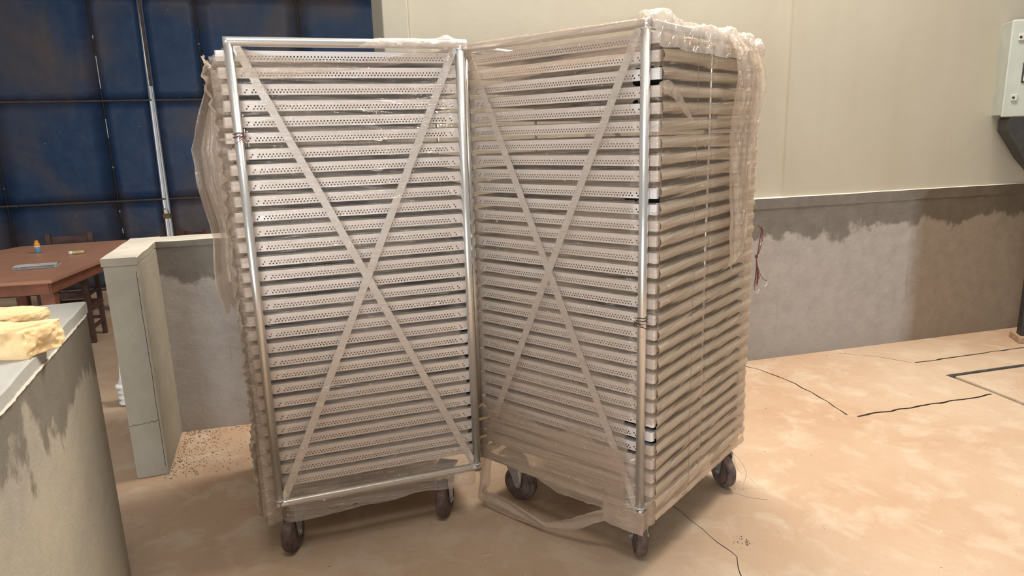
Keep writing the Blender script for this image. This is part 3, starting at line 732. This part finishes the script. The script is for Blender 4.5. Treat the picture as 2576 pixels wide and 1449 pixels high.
# the loose billowing sheet at the left of the left rack
Ldr = [(1.05, -.115, -.048), (1.10, -.128, -.045), (1.15, -.145, -.045), (1.2, -.150, -.045), (1.30, -.146, -.045), (1.39, -.137, -.045), (1.45, -.143, -.04), (1.59, -.169, -.035), (1.73, -.171, -.03), (1.86, -.133, -.03), (1.95, -.098, -.03), (2.05, -.060, -.02), (2.11, -.012, -.0)]
def L_drape(a, b):
    z = 1.10+.995*b+(.035*nz(a*9, 1, 6)+.04*(a-.4))*(1-b)**6
    x0 = lerp_poly([(q[0], q[1]) for q in Ldr], z); x1 = lerp_poly([(q[0], q[2]) for q in Ldr], z)
    x = x0+(x1-x0)*a
    y = .06+.10*math.sin(PI*a)*(1-b*.6)+.020*math.sin(a*11+z*2.2)*(1-b*.5)+.012*nz(a*8, z*7, 2)
    return (x+.003*nz(z*20, 1, 1), y, z)
sheet('loose_film', L_drape, 44, 150, MAT['film_loose'], rackL, None, lambda a, b, p: (a*.3, p[2]))
def L_drape2(a, b):
    z = 1.20+.88*b; x0 = lerp_poly([(q[0], q[1]) for q in Ldr], z)
    x = x0+.02+(-.03-x0)*a; y = .20-.07*math.sin(PI*a)+.02*math.sin(a*8+z*3)
    return (x, y, z)
sheet('loose_film', L_drape2, 24, 90, MAT['film_loose'], rackL, None, lambda a, b, p: (a*.3+.5, p[2]))

# right rack, front (wraps up over the top bar)
RB = [(-.03, .29), (.058, .265), (.128, .262), (.20, .268), (.25, .262), (.364, .252), (.473, .222), (.60, .225), (.70, .232), (.716, .20), (.80, .185), (.9, .180)]
def R_front(a, b):
    x = -.022+(W+.034)*a
    zb = lerp_poly(RB, x)+.005*nz(x*34, 1, 1)+.004*nz(x*90, 1, 1)*(1 if x < .7 else 0)
    zt_ = ZT+.021
    z = zb+(zt_-zb)*b
    y = -.016+.034*(g(x, -.005, .030)+g(x, W+.003, .028))*min(1, max(0, (ZT-.03-z)/.03))
    if z > ZT-.05: y = y-.010*min(1, (z-ZT+.05)/.03)
    y += .007*nz(x*2.5, z*24-x*3, 12)+folds(x, z, .10, 8, .007, 14)*(.3+.7*abs(nz(x*1.5, z*3, 17)))-.004
    if z < .32: y += .006*nz(x*16, z*16, 3)-.012
    return (x, y, z)
def R_keep(a, b, p):
    x, y, z = p
    for cx, cz, rx, rz_ in ((W-.030, 1.93, .016, .030), (W-.035, 1.835, .012, .02), (W-.035, 1.515, .05, .013), (W-.030, .56, .030, .055), (W-.02, 1.47, .02, .02), (W-.04, .625, .03, .022)):
        if ((x-cx)/rx)**2+((z-cz)/rz_)**2 < 1+.8*nz(x*70, z*70, 1): return False
    return True
sheet('plastic_film', R_front, 170, 420, MAT['film_r'], rackR, R_keep)
def R_topband(a, b):
    x = -.02+(W+.012)*a; zb = 1.93+.08*a+.02*nz(x*5, 1, 95); z = zb+(ZT-.012-zb)*b
    return (x, -.027+.034*(g(x, -.005, .030)+g(x, W+.003, .028))+.005*nz(x*3, z*34-x*4, 96)+folds(x, z, .05, 12, .006, 97), z)
sheet('plastic_film', R_topband, 120, 50, MAT['film_r'], rackR, lambda a, b, p: b > .15*abs(nz(a*6, 1, 2)))
def R_band(a, b):  # a second tight turn of film low on the front
    x = -.02+(W+.02)*a; z0 = .30-.035*a; z = z0+(.30-.03*a)*b
    return (x, -.028+.006*nz(x*3, z*30, 22)+folds(x, z, .1, 12, .004, 19), z)
sheet('plastic_film', R_band, 120, 60, MAT['film_r'], rackR, lambda a, b, p: b < .85+.3*nz(a*5, 1, 1) and a < .93)
def R_top(a, b):
    x = -.02+(W+.03)*a; th = -1.3+2.9*b; rr = TR+.002+.007*abs(nz(x*10, th*1.5, 31))
    return (x, rr*math.sin(th), ZT+rr*math.cos(th))
sheet('plastic_film', R_top, 80, 14, MAT['film_l'], rackR)
# right rack, tray-end side: hugs each tray end, sinks between them, pulled into slanting pleats
def side_slope(z): return .06+.10*min(1, max(0, (1.45-z)/.8))
def R_side(a, b):
    y = .040+(D-.016)*a; z = .215+1.865*b
    z += (.006*nz(y*20, 4, 4))*(1-b)**10
    ph = (z-.340)/.0594*2*PI
    prof = max(-.35, math.cos(ph)); hug = .0045*prof*(.35+.65*min(1, max(0, (z-.3)/.6)))
    sl = side_slope(z)
    fo = folds(y, z, sl*1.4, 6.5, .0035, 41)+folds(y, z, sl*1.8, 15, .002, 43)
    x = W+.044+hug+fo+.003*nz(y*3, z*9, 44)
    x -= .003*g(y, .47, .014)
    if z < .30: x += .004
    yy = y
    if a > .96: yy = y+.004*prof+.003*nz(z*30, 1, 5)
    return (x, yy, z)
def R_cor(a, b):   # film turning the front corner between the post and the tray ends
    z = .20+1.88*b; t = a
    x = lerp_poly([(0, W+.006), (.75, W+.043), (1, W+.046)], t); y = lerp_poly([(0, .019), (.75, .018), (1, .044)], t)
    return (x+.003*nz(z*14, a*3, 71), y-.004*abs(nz(z*18, a*4, 72)), z)
def RC_keep(a, b, p):
    for cz, hz in ((1.93, .03), (1.50, .045), (.585, .045)):
        if abs(p[2]-cz) < hz*(1+.5*nz(p[2]*90, a*4, 1)): return False
    return True
sheet('plastic_film', R_cor, 14, 300, MAT['film_r'], rackR, RC_keep, lambda a, b, p: (a*.08, p[2]))
def L_cor(a, b):
    z = .20+1.86*b; x = -.072+.066*a; y = .020-.008*a*(1-a)
    return (x, y-.004*abs(nz(z*18, a*4, 82)), z)
sheet('plastic_film', L_cor, 10, 200, MAT['film_r'], rackL, None, lambda a, b, p: (a*.08, p[2]))
def RS_keep(a, b, p):
    x, y, z = p
    for cy, cz, ry, rz_ in ((.022, 1.515, .016, .030), (.02, 1.47, .013, .016), (.02, 1.90, .010, .03), (.020, .56, .02, .045), (.03, 1.12, .012, .01), (.65, .236, .012, .003), (.3, .225, .03, .003)):
        if ((y-cy)/ry)**2+((z-cz)/rz_)**2 < 1+.8*nz(y*70, z*70, 1): return False
    return True
sheet('plastic_film', R_side, 190, 560, MAT['film_side'], rackR, RS_keep, lambda a, b, p: (p[1], p[2]-side_slope(p[2])*p[1]))
# skirt that hangs below the side and the corner
def R_skirt(a, b):
    y = -.02+(D+.03)*a; zt_ = .27-.01*a; zb = .170+.012*math.sin(PI*a)+.014*a+.006*nz(y*9, 1, 2)
    z = zb+(zt_-zb)*b
    return (W+.030-.010*(1-b)+.004*nz(y*9, z*20, 3), y, z)
sheet('plastic_film', R_skirt, 120, 14, MAT['film_strap'], rackR, None, lambda a, b, p: (p[1], p[2]))
def R_corner(a, b):
    x = .715+(W+.030-.715)*a; z = .165+.012*(1-a)+.10*b+.006*nz(x*14, 1, 7)
    return (x, -.034+.006*nz(x*12, z*20, 1)+.012*a, z)
sheet('plastic_film', R_corner, 40, 16, MAT['film_strap'], rackR)
def R_back(a, b):
    x = -.02+(W+.06)*a; z = .25+1.85*b
    return (x, D+.030+.005*nz(x*4, z*22, 5), z)
sheet('plastic_film', R_back, 40, 160, MAT['film_back'], rackR)
def R_left(a, b):
    y = .02+(D-.01)*a; z = .27+1.82*b
    return (-.026+.003*nz(y*4, z*22, 5), y, z)
sheet('plastic_film', R_left, 40, 160, MAT['film_r'], rackR, None, lambda a, b, p: (p[1], p[2]))
# bunched film over the side bar at the top
def R_bunch(a, b):
    y = -.02+(D+.02)*a
    env = lerp_poly([(-.02, .012), (.04, .028), (.12, .034), (.22, .010), (.27, .004), (.40, .012), (.52, .016), (.58, .010), (.68, .024), (.71, .030), (.73, .010), (.80, .010), (.87, .020), (.92, .016), (.97, .0)], y)
    th = -1.7+3.1*b
    rr = TR+.004+env*max(.15, math.cos(th*.75))+.010*(1-2*abs(nz(y*11+th*1.2, th*.8, 51)))+.005*nz(y*40, th*4, 52)
    x = W+rr*math.sin(th); z = ZT-.004+rr*math.cos(th)
    if b > .80: k = (b-.80)/.20; x = max(x, W+.030)+.028*k; z -= .085*k+.02*nz(y*9, 2, 2)*k
    return (x, y, z)
sheet('bunched_film', R_bunch, 150, 46, MAT['film_top'], rackR, lambda a, b, p: not (.235 < a < .27 and b < .5), lambda a, b, p: (a*.9+b*.05, b*.10+a*.12))
def R_lump(a, b):   # knotted corner at the far end
    th = 2*PI*a; ph = -1.2+2.6*b; rr = .045+.016*nz(math.cos(th)*1.8+3, math.sin(th)*1.8, ph*1.6)
    return (W+.022+rr*math.cos(th)*math.cos(ph), D-.002+rr*math.sin(th)*math.cos(ph), ZT-.032+(rr+.004)*math.sin(ph))
sheet('bunched_film', R_lump, 40, 26, MAT['film_top'], rackR, None, lambda a, b, p: (a*.28, b*.12))
# long strip hanging from the top over the side
def R_strip(a, b):
    z = 1.205+.92*b
    z += (.03*(1-a)-.05*a+.02)*(1-b)**3*0
    y0 = lerp_poly([(1.19, .585), (1.30, .570), (1.50, .545), (1.70, .530), (1.90, .535), (2.03, .56), (2.13, .60)], z)
    y1 = lerp_poly([(1.19, .640), (1.23, .78), (1.40, .80), (1.60, .805), (1.75, .83), (1.92, .86), (2.00, .84), (2.13, .74)], z)
    y = y0+(y1-y0)*a
    zz = z-.05*(1-a)*(1-b)**8
    x = W+.066+.030*abs(math.sin(a*5.2+z*1.1))+.020*g(z, 1.93, .12)+.010*nz(a*9, z*8, 61)+.004*nz(a*30, z*30, 62)
    if z > 2.06: x -= .05*(z-2.06)/.07
    return (x, y, zz)
sheet('hanging_film', R_strip, 50, 170, MAT['film_loose'], rackR, None, lambda a, b, p: (a*.3, p[2]))
# torn ribbon of film that drops from the left corner, lies near the floor and climbs to the front corner
def ribbon(name, ctr, wid, n, m, parent, mat, amp=.006):
    ctr = [Vector(c) for c in ctr]; wid = [Vector(w) for w in wid]; S = len(ctr)-1
    def cr_(P, t):
        i = min(int(t), S-1); f = t-i; p0, p1, p2, p3 = P[max(i-1, 0)], P[i], P[i+1], P[min(i+2, S)]
        return .5*((2*p1)+(p2-p0)*f+(2*p0-5*p1+4*p2-p3)*f*f+(3*p1-p0-3*p2+p3)*f**3)
    def fn(a, b):
        c = cr_(ctr, a*S); w = cr_(wid, a*S); k = (b-.5)
        q = c+w*k; fo = amp*math.sin(b*7+a*6); return (q.x, q.y+fo, max(.006, q.z+amp*.6*nz(a*14, b*5, 71)))
    return sheet(name, fn, n, m, mat, parent, None, lambda a, b, p: (a*.8, b*.1))
ribbon('torn_film', [(.055, -.02, .29), (.045, -.025, .20), (.050, -.04, .125), (.040, -.05, .070), (.13, -.04, .075), (.27, -.035, .057), (.405, -.04, .040)],
       [(.07, 0, .01), (.065, 0, .0), (.05, .02, .0), (.035, .0, .055), (.02, 0, .060), (.02, .0, .042), (.012, 0, .028)], 110, 12, rackR, MAT['film_strap'])
ribbon('torn_film', [(.400, -.04, .040), (.44, -.04, .050), (.55, -.036, .098), (.66, -.030, .170), (.73, -.024, .210)],
       [(.004, 0, .028), (-.006, 0, .035), (-.020, 0, .050), (-.018, 0, .046), (-.012, 0, .045)], 70, 12, rackR, MAT['film_strap'])
ribbon('torn_film', [(.03, -.028, .10), (.045, -.03, .055), (.06, -.03, .03), (.18, -.03, .022), (.30, -.035, .028), (.395, -.04, .032)],
       [(.015, 0, .03), (.03, 0, .055), (.04, 0, .055), (.03, 0, .036), (.01, 0, .022), (.005, 0, .012)], 70, 10, rackR, MAT['film_strap'])
ribbon('torn_film', [(.270, -.03, .275), (.262, -.034, .245), (.272, -.034, .222), (.266, -.034, .205)], [(.03, 0, 0), (.014, 0, .003), (.010, 0, 0), (.014, 0, 0)], 24, 4, rackR, MAT['film_strap'], .003)
# loose flap on the side near the front post
ribbon('torn_film', [(W+.055, .0, 1.895), (W+.062, .05, 1.895), (W+.068, .12, 1.865), (W+.064, .20, 1.815), (W+.060, .27, 1.775)],
       [(0, 0, .035), (0, 0, .05), (0, .01, .045), (0, .01, .03), (0, 0, .008)], 50, 8, rackR, MAT['film_loose'])
# thin seam thread down the side film
bm = bmesh.new(); tube(bm, [(W+.0625+.003*nz(z*4, 1, 1), .285+.02*(2.08-z)/1.8+.006*nz(z*3, 8, 1), z) for z in [2.09-.046*i for i in range(41)]], .0008, 5)
obj('seam', bm, MAT['seam'], rackR)

# wire ties on two posts
def wire_tie(rk, x, z, mat, seed):
    bm = bmesh.new(); tube(bm, [(x+(TR+.002)*math.cos(a), (TR+.002)*math.sin(a), z+.0018*a+.002*math.sin(3*a)) for a in [2*PI*k/14 for k in range(30)]], .0016, 5); obj('wire_tie', bm, mat, rk)
    bm = bmesh.new(); r_ = random.Random(seed)
    for k in range(3): strand(bm, [(x, -TR-.002, z), (x+r_.uniform(-.03, .03), -TR-.006, z+r_.uniform(-.01, .01)), (x+r_.uniform(-.03, .06), -TR-.004, z+r_.uniform(-.03, .01))], .0012, 10)
    obj('wire_tie', bm, mat, rk)
# bundle of red twine tied on the right rack's far edge
def strand(bm, pts, r=.0016, n=24):
    P = [Vector(p) for p in pts]; S = len(P)-1; out = []
    for k in range(n+1):
        t = k/n*S; i = min(int(t), S-1); f = t-i; p0, p1, p2, p3 = P[max(i-1, 0)], P[i], P[i+1], P[min(i+2, S)]
        out.append(.5*((2*p1)+(p2-p0)*f+(2*p0-5*p1+4*p2-p3)*f*f+(3*p1-p0-3*p2+p3)*f**3))
    tube(bm, out, r, 6)
wire_tie(rackR, W, 1.045, MAT['rust'], 1); wire_tie(rackL, 0, 1.765, MAT['twine'], 2)
RM = Matrix.Translation(RL) @ Matrix.Rotation(RA, 4, 'Z')
tw = empty('twine_bundle', RM @ Matrix.Translation((W+.055, .985, 1.15)))
tag(tw, 'red brown twine tied in a bundle at the far right edge of the right rack', 'twine')
bm = bmesh.new()
for k, (w, s) in enumerate(((.045, 0), (.030, .3), (.012, .5), (.006, .2))): strand(bm, [(.005, -.02, .155), (.015, w*.5+.004, .13), (.01, w, .07), (.006, w*.5, .02), (0, .004, -.0)])
obj('loop', bm, MAT['twine'], tw)
bm = bmesh.new(); rr_ = random.Random(9)
for k in range(9):
    e = rr_.uniform(-.02, .05); strand(bm, [(0, .004, 0), (.004, .004+e*.3, -.05), (.006, .004+e*.8, -.10), (.004, e, -rr_.uniform(.11, .17))], .0015)
strand(bm, [(0, .005, -.02), (.01, .04, -.09), (.01, .09, -.125), (.01, .14, -.14)], .0013)
obj('tail', bm, MAT['twine'], tw)
bm = bmesh.new(); tube(bm, [(.006*math.cos(a), .004+.006*math.sin(a), -.006+a*.0009) for a in [PI*k/5 for k in range(31)]], .0022, 6); obj('knot', bm, MAT['twine'], tw)
bm = bmesh.new(); strand(bm, [(.01, .14, -.14), (.012, .135, -.155), (.01, .11, -.165), (.008, .09, -.155)], .0016); strand(bm, [(.004, -.005, -.165), (.01, .01, -.178), (.01, .04, -.165)], .0014); strand(bm, [(.01, .02, .055), (.01, .04, .065), (.01, .05, .05)], .0013)
obj('thread', bm, MAT['thread'], tw)
# pale threads caught on the rear right wheel
th_ = empty('tangled_thread', RM @ Matrix.Translation((.90, .84, .10)))
tag(th_, 'pale loose threads caught on the far right caster of the right rack', 'thread')
bm = bmesh.new()
strand(bm, [(.0, -.0, .09), (.03, -.01, .02), (.035, -.02, -.04), (.05, -.03, -.085), (.11, -.03, -.096), (.19, .0, -.097)], .0013, 40)
strand(bm, [(.0, .0, .10), (.04, .03, .04), (.06, .05, -.02), (.055, .04, -.07), (.06, .02, -.096)], .0013, 40)
strand(bm, [(.0, .01, .10), (.03, .02, .0), (.06, .05, -.03), (.10, .08, -.08), (.14, .09, -.097)], .001, 40)
obj('strand', bm, MAT['thread'], th_)

# raw wood splinters wedged between the racks
LM = Matrix.Translation(LL) @ Matrix.Rotation(LA, 4, 'Z')
for k, (x, z, a, b, nm) in enumerate(((W+.030, .535, .6, .06, 'upright wood chip wedged between the racks, highest of the three'), (W+.045, .475, .1, .075, 'flat wood chip wedged between the racks, middle of the three'), (W+.040, .385, .25, .05, 'short wood chip wedged between the racks, lowest of the three'))):
    bm = bmesh.new(); box(bm, -b/2, b/2, -.004, .004, -.008, .008, bev=.002)
    for v in bm.verts:
        if v.co.x > b*.2: v.co.z *= .35
    o = obj('wood_chip', bm, MAT['wood']); o.matrix_world = LM @ Matrix.Translation((x, .035, z)) @ Matrix.Rotation(-a, 4, 'Y'); tag(o, nm, 'wood chip', 'wood chips between the racks')

# ------------------------------------------------------------ table, chairs and things at the back left
def table():
    t = empty('table', ROOM @ Matrix.Translation((-2.75, 7.1, 0))); tag(t, 'large reddish brown table with cut corners behind the low walls', 'table')
    P = [(-2.157, 5.96), (-2.05, 6.95), (-2.05, 7.55), (-2.20, 8.27), (-3.22, 8.24), (-3.52, 7.55), (-3.52, 6.6), (-3.15, 6.02)]
    P = [(x+2.75, y-7.1) for x, y in P]
    bm = bmesh.new(); a = [bm.verts.new((x, y, .75)) for x, y in P]; b = [bm.verts.new((x, y, .722)) for x, y in P]
    bm.faces.new(a); bm.faces.new(b[::-1])
    for i in range(len(P)): bm.faces.new((a[i], b[i], b[(i+1) % len(P)], a[(i+1) % len(P)]))
    bmesh.ops.bevel(bm, geom=bm.edges[:], offset=.004, segments=2, affect='EDGES'); obj('tabletop', bm, MAT['table'], t)
    Q = [(x*.93, y*.95) for x, y in P]
    for i in range(len(Q)):
        p, q_ = Vector(Q[i]), Vector(Q[(i+1) % len(Q)]); d = (q_-p); ang = math.atan2(d.y, d.x)
        bm = bmesh.new(); box(bm, 0, d.length, -.012, .012, .63, .722, Matrix.Translation((p.x, p.y, 0)) @ Matrix.Rotation(ang, 4, 'Z')); obj('apron', bm, MAT['table_dark'], t)
    for x, y in ((.50, -.97), (-.38, -.95), (.50, .95), (-.45, .95)):
        bm = bmesh.new(); box(bm, x-.05, x+.05, y-.05, y+.05, 0, .66, bev=.006); obj('leg', bm, MAT['table_dark'], t)
    bm = bmesh.new(); box(bm, -.33, .45, -.965, -.935, .20, .26); obj('stretcher', bm, MAT['table_dark'], t)
table()
def chair(label, x, y, rz, parent_mat=ROOM):
    c = empty('dining_chair', parent_mat @ Matrix.Translation((x, y, 0)) @ Matrix.Rotation(rz, 4, 'Z')); tag(c, label, 'chair', 'dark wooden chairs around the table')
    def b(name, *a, bev=.003):
        bm = bmesh.new(); box(bm, *a, bev=bev); obj(name, bm, MAT['chair'], c)
    b('seat', -.21, .21, -.20, .21, .43, .455, bev=.006)
    for s in (-1, 1):
        b('leg', s*.19-.02, s*.19+.02, -.20, -.16, 0, .43)
        bm = bmesh.new(); box(bm, s*.19-.022, s*.19+.022, .17, .21, 0, .43); 
        box(bm, s*.19-.022, s*.19+.022, .17, .21, 0, .46, Matrix.Translation((0, 0, .42)) @ Matrix.Rotation(-.08, 4, 'X')); obj('rear_leg', bm, MAT['chair'], c)
        b('side_rail', s*.19-.01, s*.19+.01, -.17, .18, .16, .20)
        b('seat_rail', s*.19-.012, s*.19+.012, -.17, .18, .375, .43)
    b('front_rail', -.17, .17, -.19, -.17, .375, .43); b('front_stretcher', -.17, .17, -.188, -.172, .20, .24)
    for z in (.58, .77):
        bm = bmesh.new(); box(bm, -.17, .17, .178, .196, 0, .075, Matrix.Translation((0, .06*(z-.42)/.4*1.0, z)) @ Matrix.Rotation(-.08, 4, 'X')); obj('back_slat', bm, MAT['chair'], c)
    return c
c_ = chair('dark wooden chair behind the table, with its top rail against the blue gate', -2.88, 8.45, 0); c_.scale = (1.12, 1, .94)
c_ = chair('dark wooden chair behind the low wall, right of the bright gap in the gate', -1.56, 7.50, -.75); c_.scale = (1, 1, 1.04)
c_ = chair('dark wooden chair tucked under the right side of the table, beside the stub wall', -2.385, 6.97, PI); c_.scale = (.95, .9, .76)
# things on the table
n0 = empty('notebook', Matrix.Translation((-4.03, 5.75, .7505)) @ Matrix.Rotation(.36, 4, 'Z')); tag(n0, 'white spiral notebook lying on the brown table', 'notebook')
bm = bmesh.new()
for k in range(6): box(bm, -.21, .11, -.0+.0008*k, .16+.002*k, .0035*k, .0035*k+.0028)
obj('pages', bm, MAT['paper'], n0)
bm = bmesh.new(); n_ = 12; rows_ = []
for i in range(n_+1): rows_.append([bm.verts.new((-.21+.32*i/n_, .0+.17*j/6, .0225+.014*math.sin(PI*j/6)*(.5+.5*math.sin(i*.55)))) for j in range(7)])
for i in range(n_):
    for j in range(6): bm.faces.new((rows_[i][j], rows_[i+1][j], rows_[i+1][j+1], rows_[i][j+1]))
obj('cover_sheet', bm, MAT['paper'], n0, True)
bm = bmesh.new()
tube(bm, [(-.205+.31*k/400, -.004+.013*math.cos(2*PI*k/10), .013+.013*math.sin(2*PI*k/10)) for k in range(401)], .0012, 5); obj('spiral', bm, MAT['wire'], n0)
b0 = empty('glue_bottle', Matrix.Translation((-4.665, 6.655, .7505))); tag(b0, 'small blue bottle with an orange cap standing on the brown table', 'bottle')
bm = bmesh.new(); lathe(bm, [(.024, 0), (.027, .004), (.027, .058), (.024, .066)], 24); obj('body', bm, MAT['bottle'], b0, True)
bm = bmesh.new(); lathe(bm, [(.0265, .062), (.0265, .069)], 24); obj('collar', bm, MAT['white_pl'], b0)
bm = bmesh.new(); lathe(bm, [(.025, .069), (.025, .092), (.021, .098), (.0165, .104), (.015, .122), (.012, .124)], 16); obj('cap', bm, MAT['orange'], b0)
g0_ = empty('glue_stick', Matrix.Translation((-4.19, 6.50, .7685)) @ Matrix.Rotation(.42, 4, 'Z')); tag(g0_, 'small yellow tube with a white cap lying on the brown table', 'tube')
RY = Matrix.Rotation(PI/2, 4, 'Y')
bm = bmesh.new(); lathe(bm, [(.016, -.035), (.017, -.03), (.017, .062), (.012, .066)], 20, RY); obj('barrel', bm, MAT['glue'], g0_, True)
bm = bmesh.new(); lathe(bm, [(.010, -.064), (.0175, -.062), (.0175, -.034), (.015, -.032)], 20, RY); obj('cap', bm, MAT['white_pl'], g0_, True)
# white turned post behind the stub
w0 = empty('baluster', Matrix.Translation((-2.690, 4.46, 0))); tag(w0, 'white turned post with stacked rings at its foot, half hidden by the stub wall', 'post')
bm = bmesh.new(); pr = []
for k in range(3): z = .006+.040*k; pr += [(.040, z), (.055, z+.006), (.058, z+.014), (.055, z+.022), (.038, z+.030)]
pr += [(.045, .126), (.066, .134), (.068, .148), (.052, .160)]
lathe(bm, pr, 28); obj('base_rings', bm, MAT['white_paint'], w0, True)
bm = bmesh.new(); lathe(bm, [(.050, .158), (.034, .20), (.024, .30), (.020, .42), (.012, .46)], 28); obj('shaft', bm, MAT['white_paint'], w0, True)

# foam pieces on the near wall
def foam(label, M_, sx, sy, sz, seed):
    bm = bmesh.new(); bmesh.ops.create_grid(bm, x_segments=2, y_segments=2, size=.5); bm.clear()
    nx, ny, nz2 = 44, 30, 10
    b = bmesh.new(); bmesh.ops.create_cube(b, size=1.0)
    bmesh.ops.subdivide_edges(b, edges=b.edges[:], cuts=20, use_grid_fill=True)
    for v in b.verts:
        x, y, z = v.co
        e = 1+.10*nz(y*2, z*1.5, seed)+.03*nz(y*9, z*5, seed+1)
        X = x*sx*(e if x > 0 else 1); Y = y*sy*(1+.14*nz(x*3, z*1.5, seed+2)+.04*nz(x*11, z*4, seed+3)); Z = z*sz*(1+.30*nz(x*2.5, y*2.0, seed+4)) if z > 0 else z*sz
        d = .0022*nz(X*45, Y*45, Z*45+seed)+.0010*nz(X*140, Y*140, Z*140)
        n_ = Vector((x, y, z)).normalized(); q = Vector((X, Y, Z))+n_*d
        if z <= -.499: q.z = -sz/2
        v.co = q
    bm.free(); o = obj('foam_block', b, MAT['foam'], None, True); o.matrix_world = M_; tag(o, label, 'foam', 'torn foam pieces on the near wall'); return o
foam('torn yellow foam block, the nearer one, hanging over the edge of the left wall', Matrix.Translation((-1.550, 1.885, 1.182+.036)) @ Matrix.Rotation(-.05, 4, 'Z'), .42, .15, .076, 3)
foam('torn yellow foam block, the farther one, lying behind the nearer one on the left wall', Matrix.Translation((-1.715, 2.145, 1.182+.026)) @ Matrix.Rotation(-.10, 4, 'Z'), .31, .17, .052, 13)

# control cabinet on its black stand at the right edge
def cabinet():
    ang = -.30
    base = Vector((4.15, 5.17, 0)); Mx = Matrix.Translation(base) @ Matrix.Rotation(ang, 4, 'Z')
    c = empty('control_cabinet', Mx); tag(c, 'grey metal control cabinet on a black stand at the right edge', 'cabinet')
    return c, Mx
CAB, CABM = cabinet()
bm = bmesh.new(); box(bm, -.405, .20, .02, .26, 1.785, 2.475, bev=.008); obj('cabinet_body', bm, MAT['cabinet'], CAB)
bm = bmesh.new(); box(bm, -.42, .215, -.004, .018, 1.775, 2.468, bev=.007); obj('cabinet_door', bm, MAT['cabinet'], CAB)
for z in (2.345, 1.915):
    bm = bmesh.new(); box(bm, -.374, -.334, -.018, -.003, z-.024, z+.024, bev=.004); l = obj('door_lock', bm, MAT['screw'], CAB)
    bm = bmesh.new(); lathe(bm, [(.009, 0), (.009, .003)], 14, Matrix.Translation((-.362, -.0175, z)) @ Matrix.Rotation(PI/2, 4, 'X')); obj('keyhole', bm, MAT['black'], l)
bm = bmesh.new(); box(bm, -.322, -.02, -.012, -.003, 2.02, 2.165, bev=.002); l = obj('label_frame', bm, MAT['black'], CAB)
bm = bmesh.new(); box(bm, -.311, -.03, -.0145, -.011, 2.033, 2.152); obj('label_card', bm, MAT['white_pl'], l)
bm = bmesh.new(); box(bm, -.306, -.27, -.009, -.003, 2.195, 2.235, bev=.002); obj('small_plate', bm, MAT['screw'], CAB)
bm = bmesh.new()
P = [(-.355, 1.772), (-.368, 1.755), (-.368, 1.672), (-.232, 1.455), (-.10, 1.30), (-.02, 1.30), (-.02, 1.40), (-.24, 1.655), (-.02, 1.67), (.2, 1.67), (.2, 1.772)]
a = [bm.verts.new((x, .0, z)) for x, z in P]; b = [bm.verts.new((x, .20, z)) for x, z in P]
bm.faces.new(a); bm.faces.new(b[::-1])
for i in range(len(P)): bm.faces.new((a[i], b[i], b[(i+1) % len(P)], a[(i+1) % len(P)]))
bmesh.ops.triangulate(bm, faces=[f for f in bm.faces if len(f.verts) > 4]); obj('bracket', bm, MAT['black'], CAB)
bm = bmesh.new(); box(bm, -.085, -.02, .03, .12, .05, 1.36, bev=.004); obj('stand_post', bm, MAT['black'], CAB)
bm = bmesh.new(); box(bm, -.105, .10, -.01, .20, 0, .055, bev=.006); obj('stand_foot', bm, MAT['wood'], CAB)

# ------------------------------------------------------------ loose stuff on the floor
def debris():
    bm = bmesh.new(); r = random.Random(11)
    def bit(x, y, s, lng=1.0):
        a = r.uniform(0, PI); m = Matrix.Translation((x, y, s*.3)) @ Matrix.Rotation(a, 4, 'Z')
        v_ = [bm.verts.new(m @ Vector(p)) for p in ((-s*lng, 0, 0), (0, -s*.5, -s*.28), (s*lng, 0, 0), (0, s*.5, 0), (r.uniform(-.3, .3)*s, 0, s*.5))]
        for f in ((0, 1, 4), (1, 2, 4), (2, 3, 4), (3, 0, 4)): bm.faces.new([v_[i] for i in f])
    for k in range(620):
        t = r.random(); c = UV(-.99+abs(r.gauss(0, .17)), VB-.02-r.random()*.62)
        bit(c.x, c.y, r.uniform(.0015, .005), r.uniform(.7, 1.8))
    for k in range(160):
        c = UV(-1.0+r.random()*.75, VB-abs(r.gauss(0, .05))); bit(c.x, c.y, r.uniform(.002, .006))
    for k in range(90): bit(-1.35+r.gauss(0, .28), 3.3+r.gauss(0, .25), r.uniform(.001, .003), 1.5)
    for k in range(260): bit(r.uniform(-1.2, 4.0), r.uniform(2.2, 5.0), r.uniform(.0008, .0028), r.uniform(.8, 3))
    for k in range(26): bit(.97+r.gauss(0, .02), 2.62+r.gauss(0, .025), r.uniform(.0015, .006))
    for k in range(60): c = UV(r.uniform(-.9, 4.2), VB-.03-abs(r.gauss(0, .06))); bit(c.x, c.y, r.uniform(.0015, .004), 1.6)
    o = obj('floor_debris', bm, MAT['debris']); tag(o, 'dark crumbs and dry bits scattered on the cement floor', 'debris', None, 'stuff')
    bm = bmesh.new()
    def straw(x, y, L, a, w=.0016):
        box(bm, -L/2, L/2, -w, w, .0006, .0006+w*1.2, Matrix.Translation((x, y, 0)) @ Matrix.Rotation(a, 4, 'Z'))
    straw(-.147, 2.58, .045, .02); straw(-.13, 2.585, .03, .1)
    for k in range(46): straw(r.uniform(-1.2, 3.6), r.uniform(2.2, 4.9), r.uniform(.008, .03), r.uniform(0, PI), .0011)
    o = obj('floor_straw', bm, MAT['thread']); tag(o, 'pale straw and chips scattered thinly on the cement floor', 'straw', None, 'stuff')
debris()
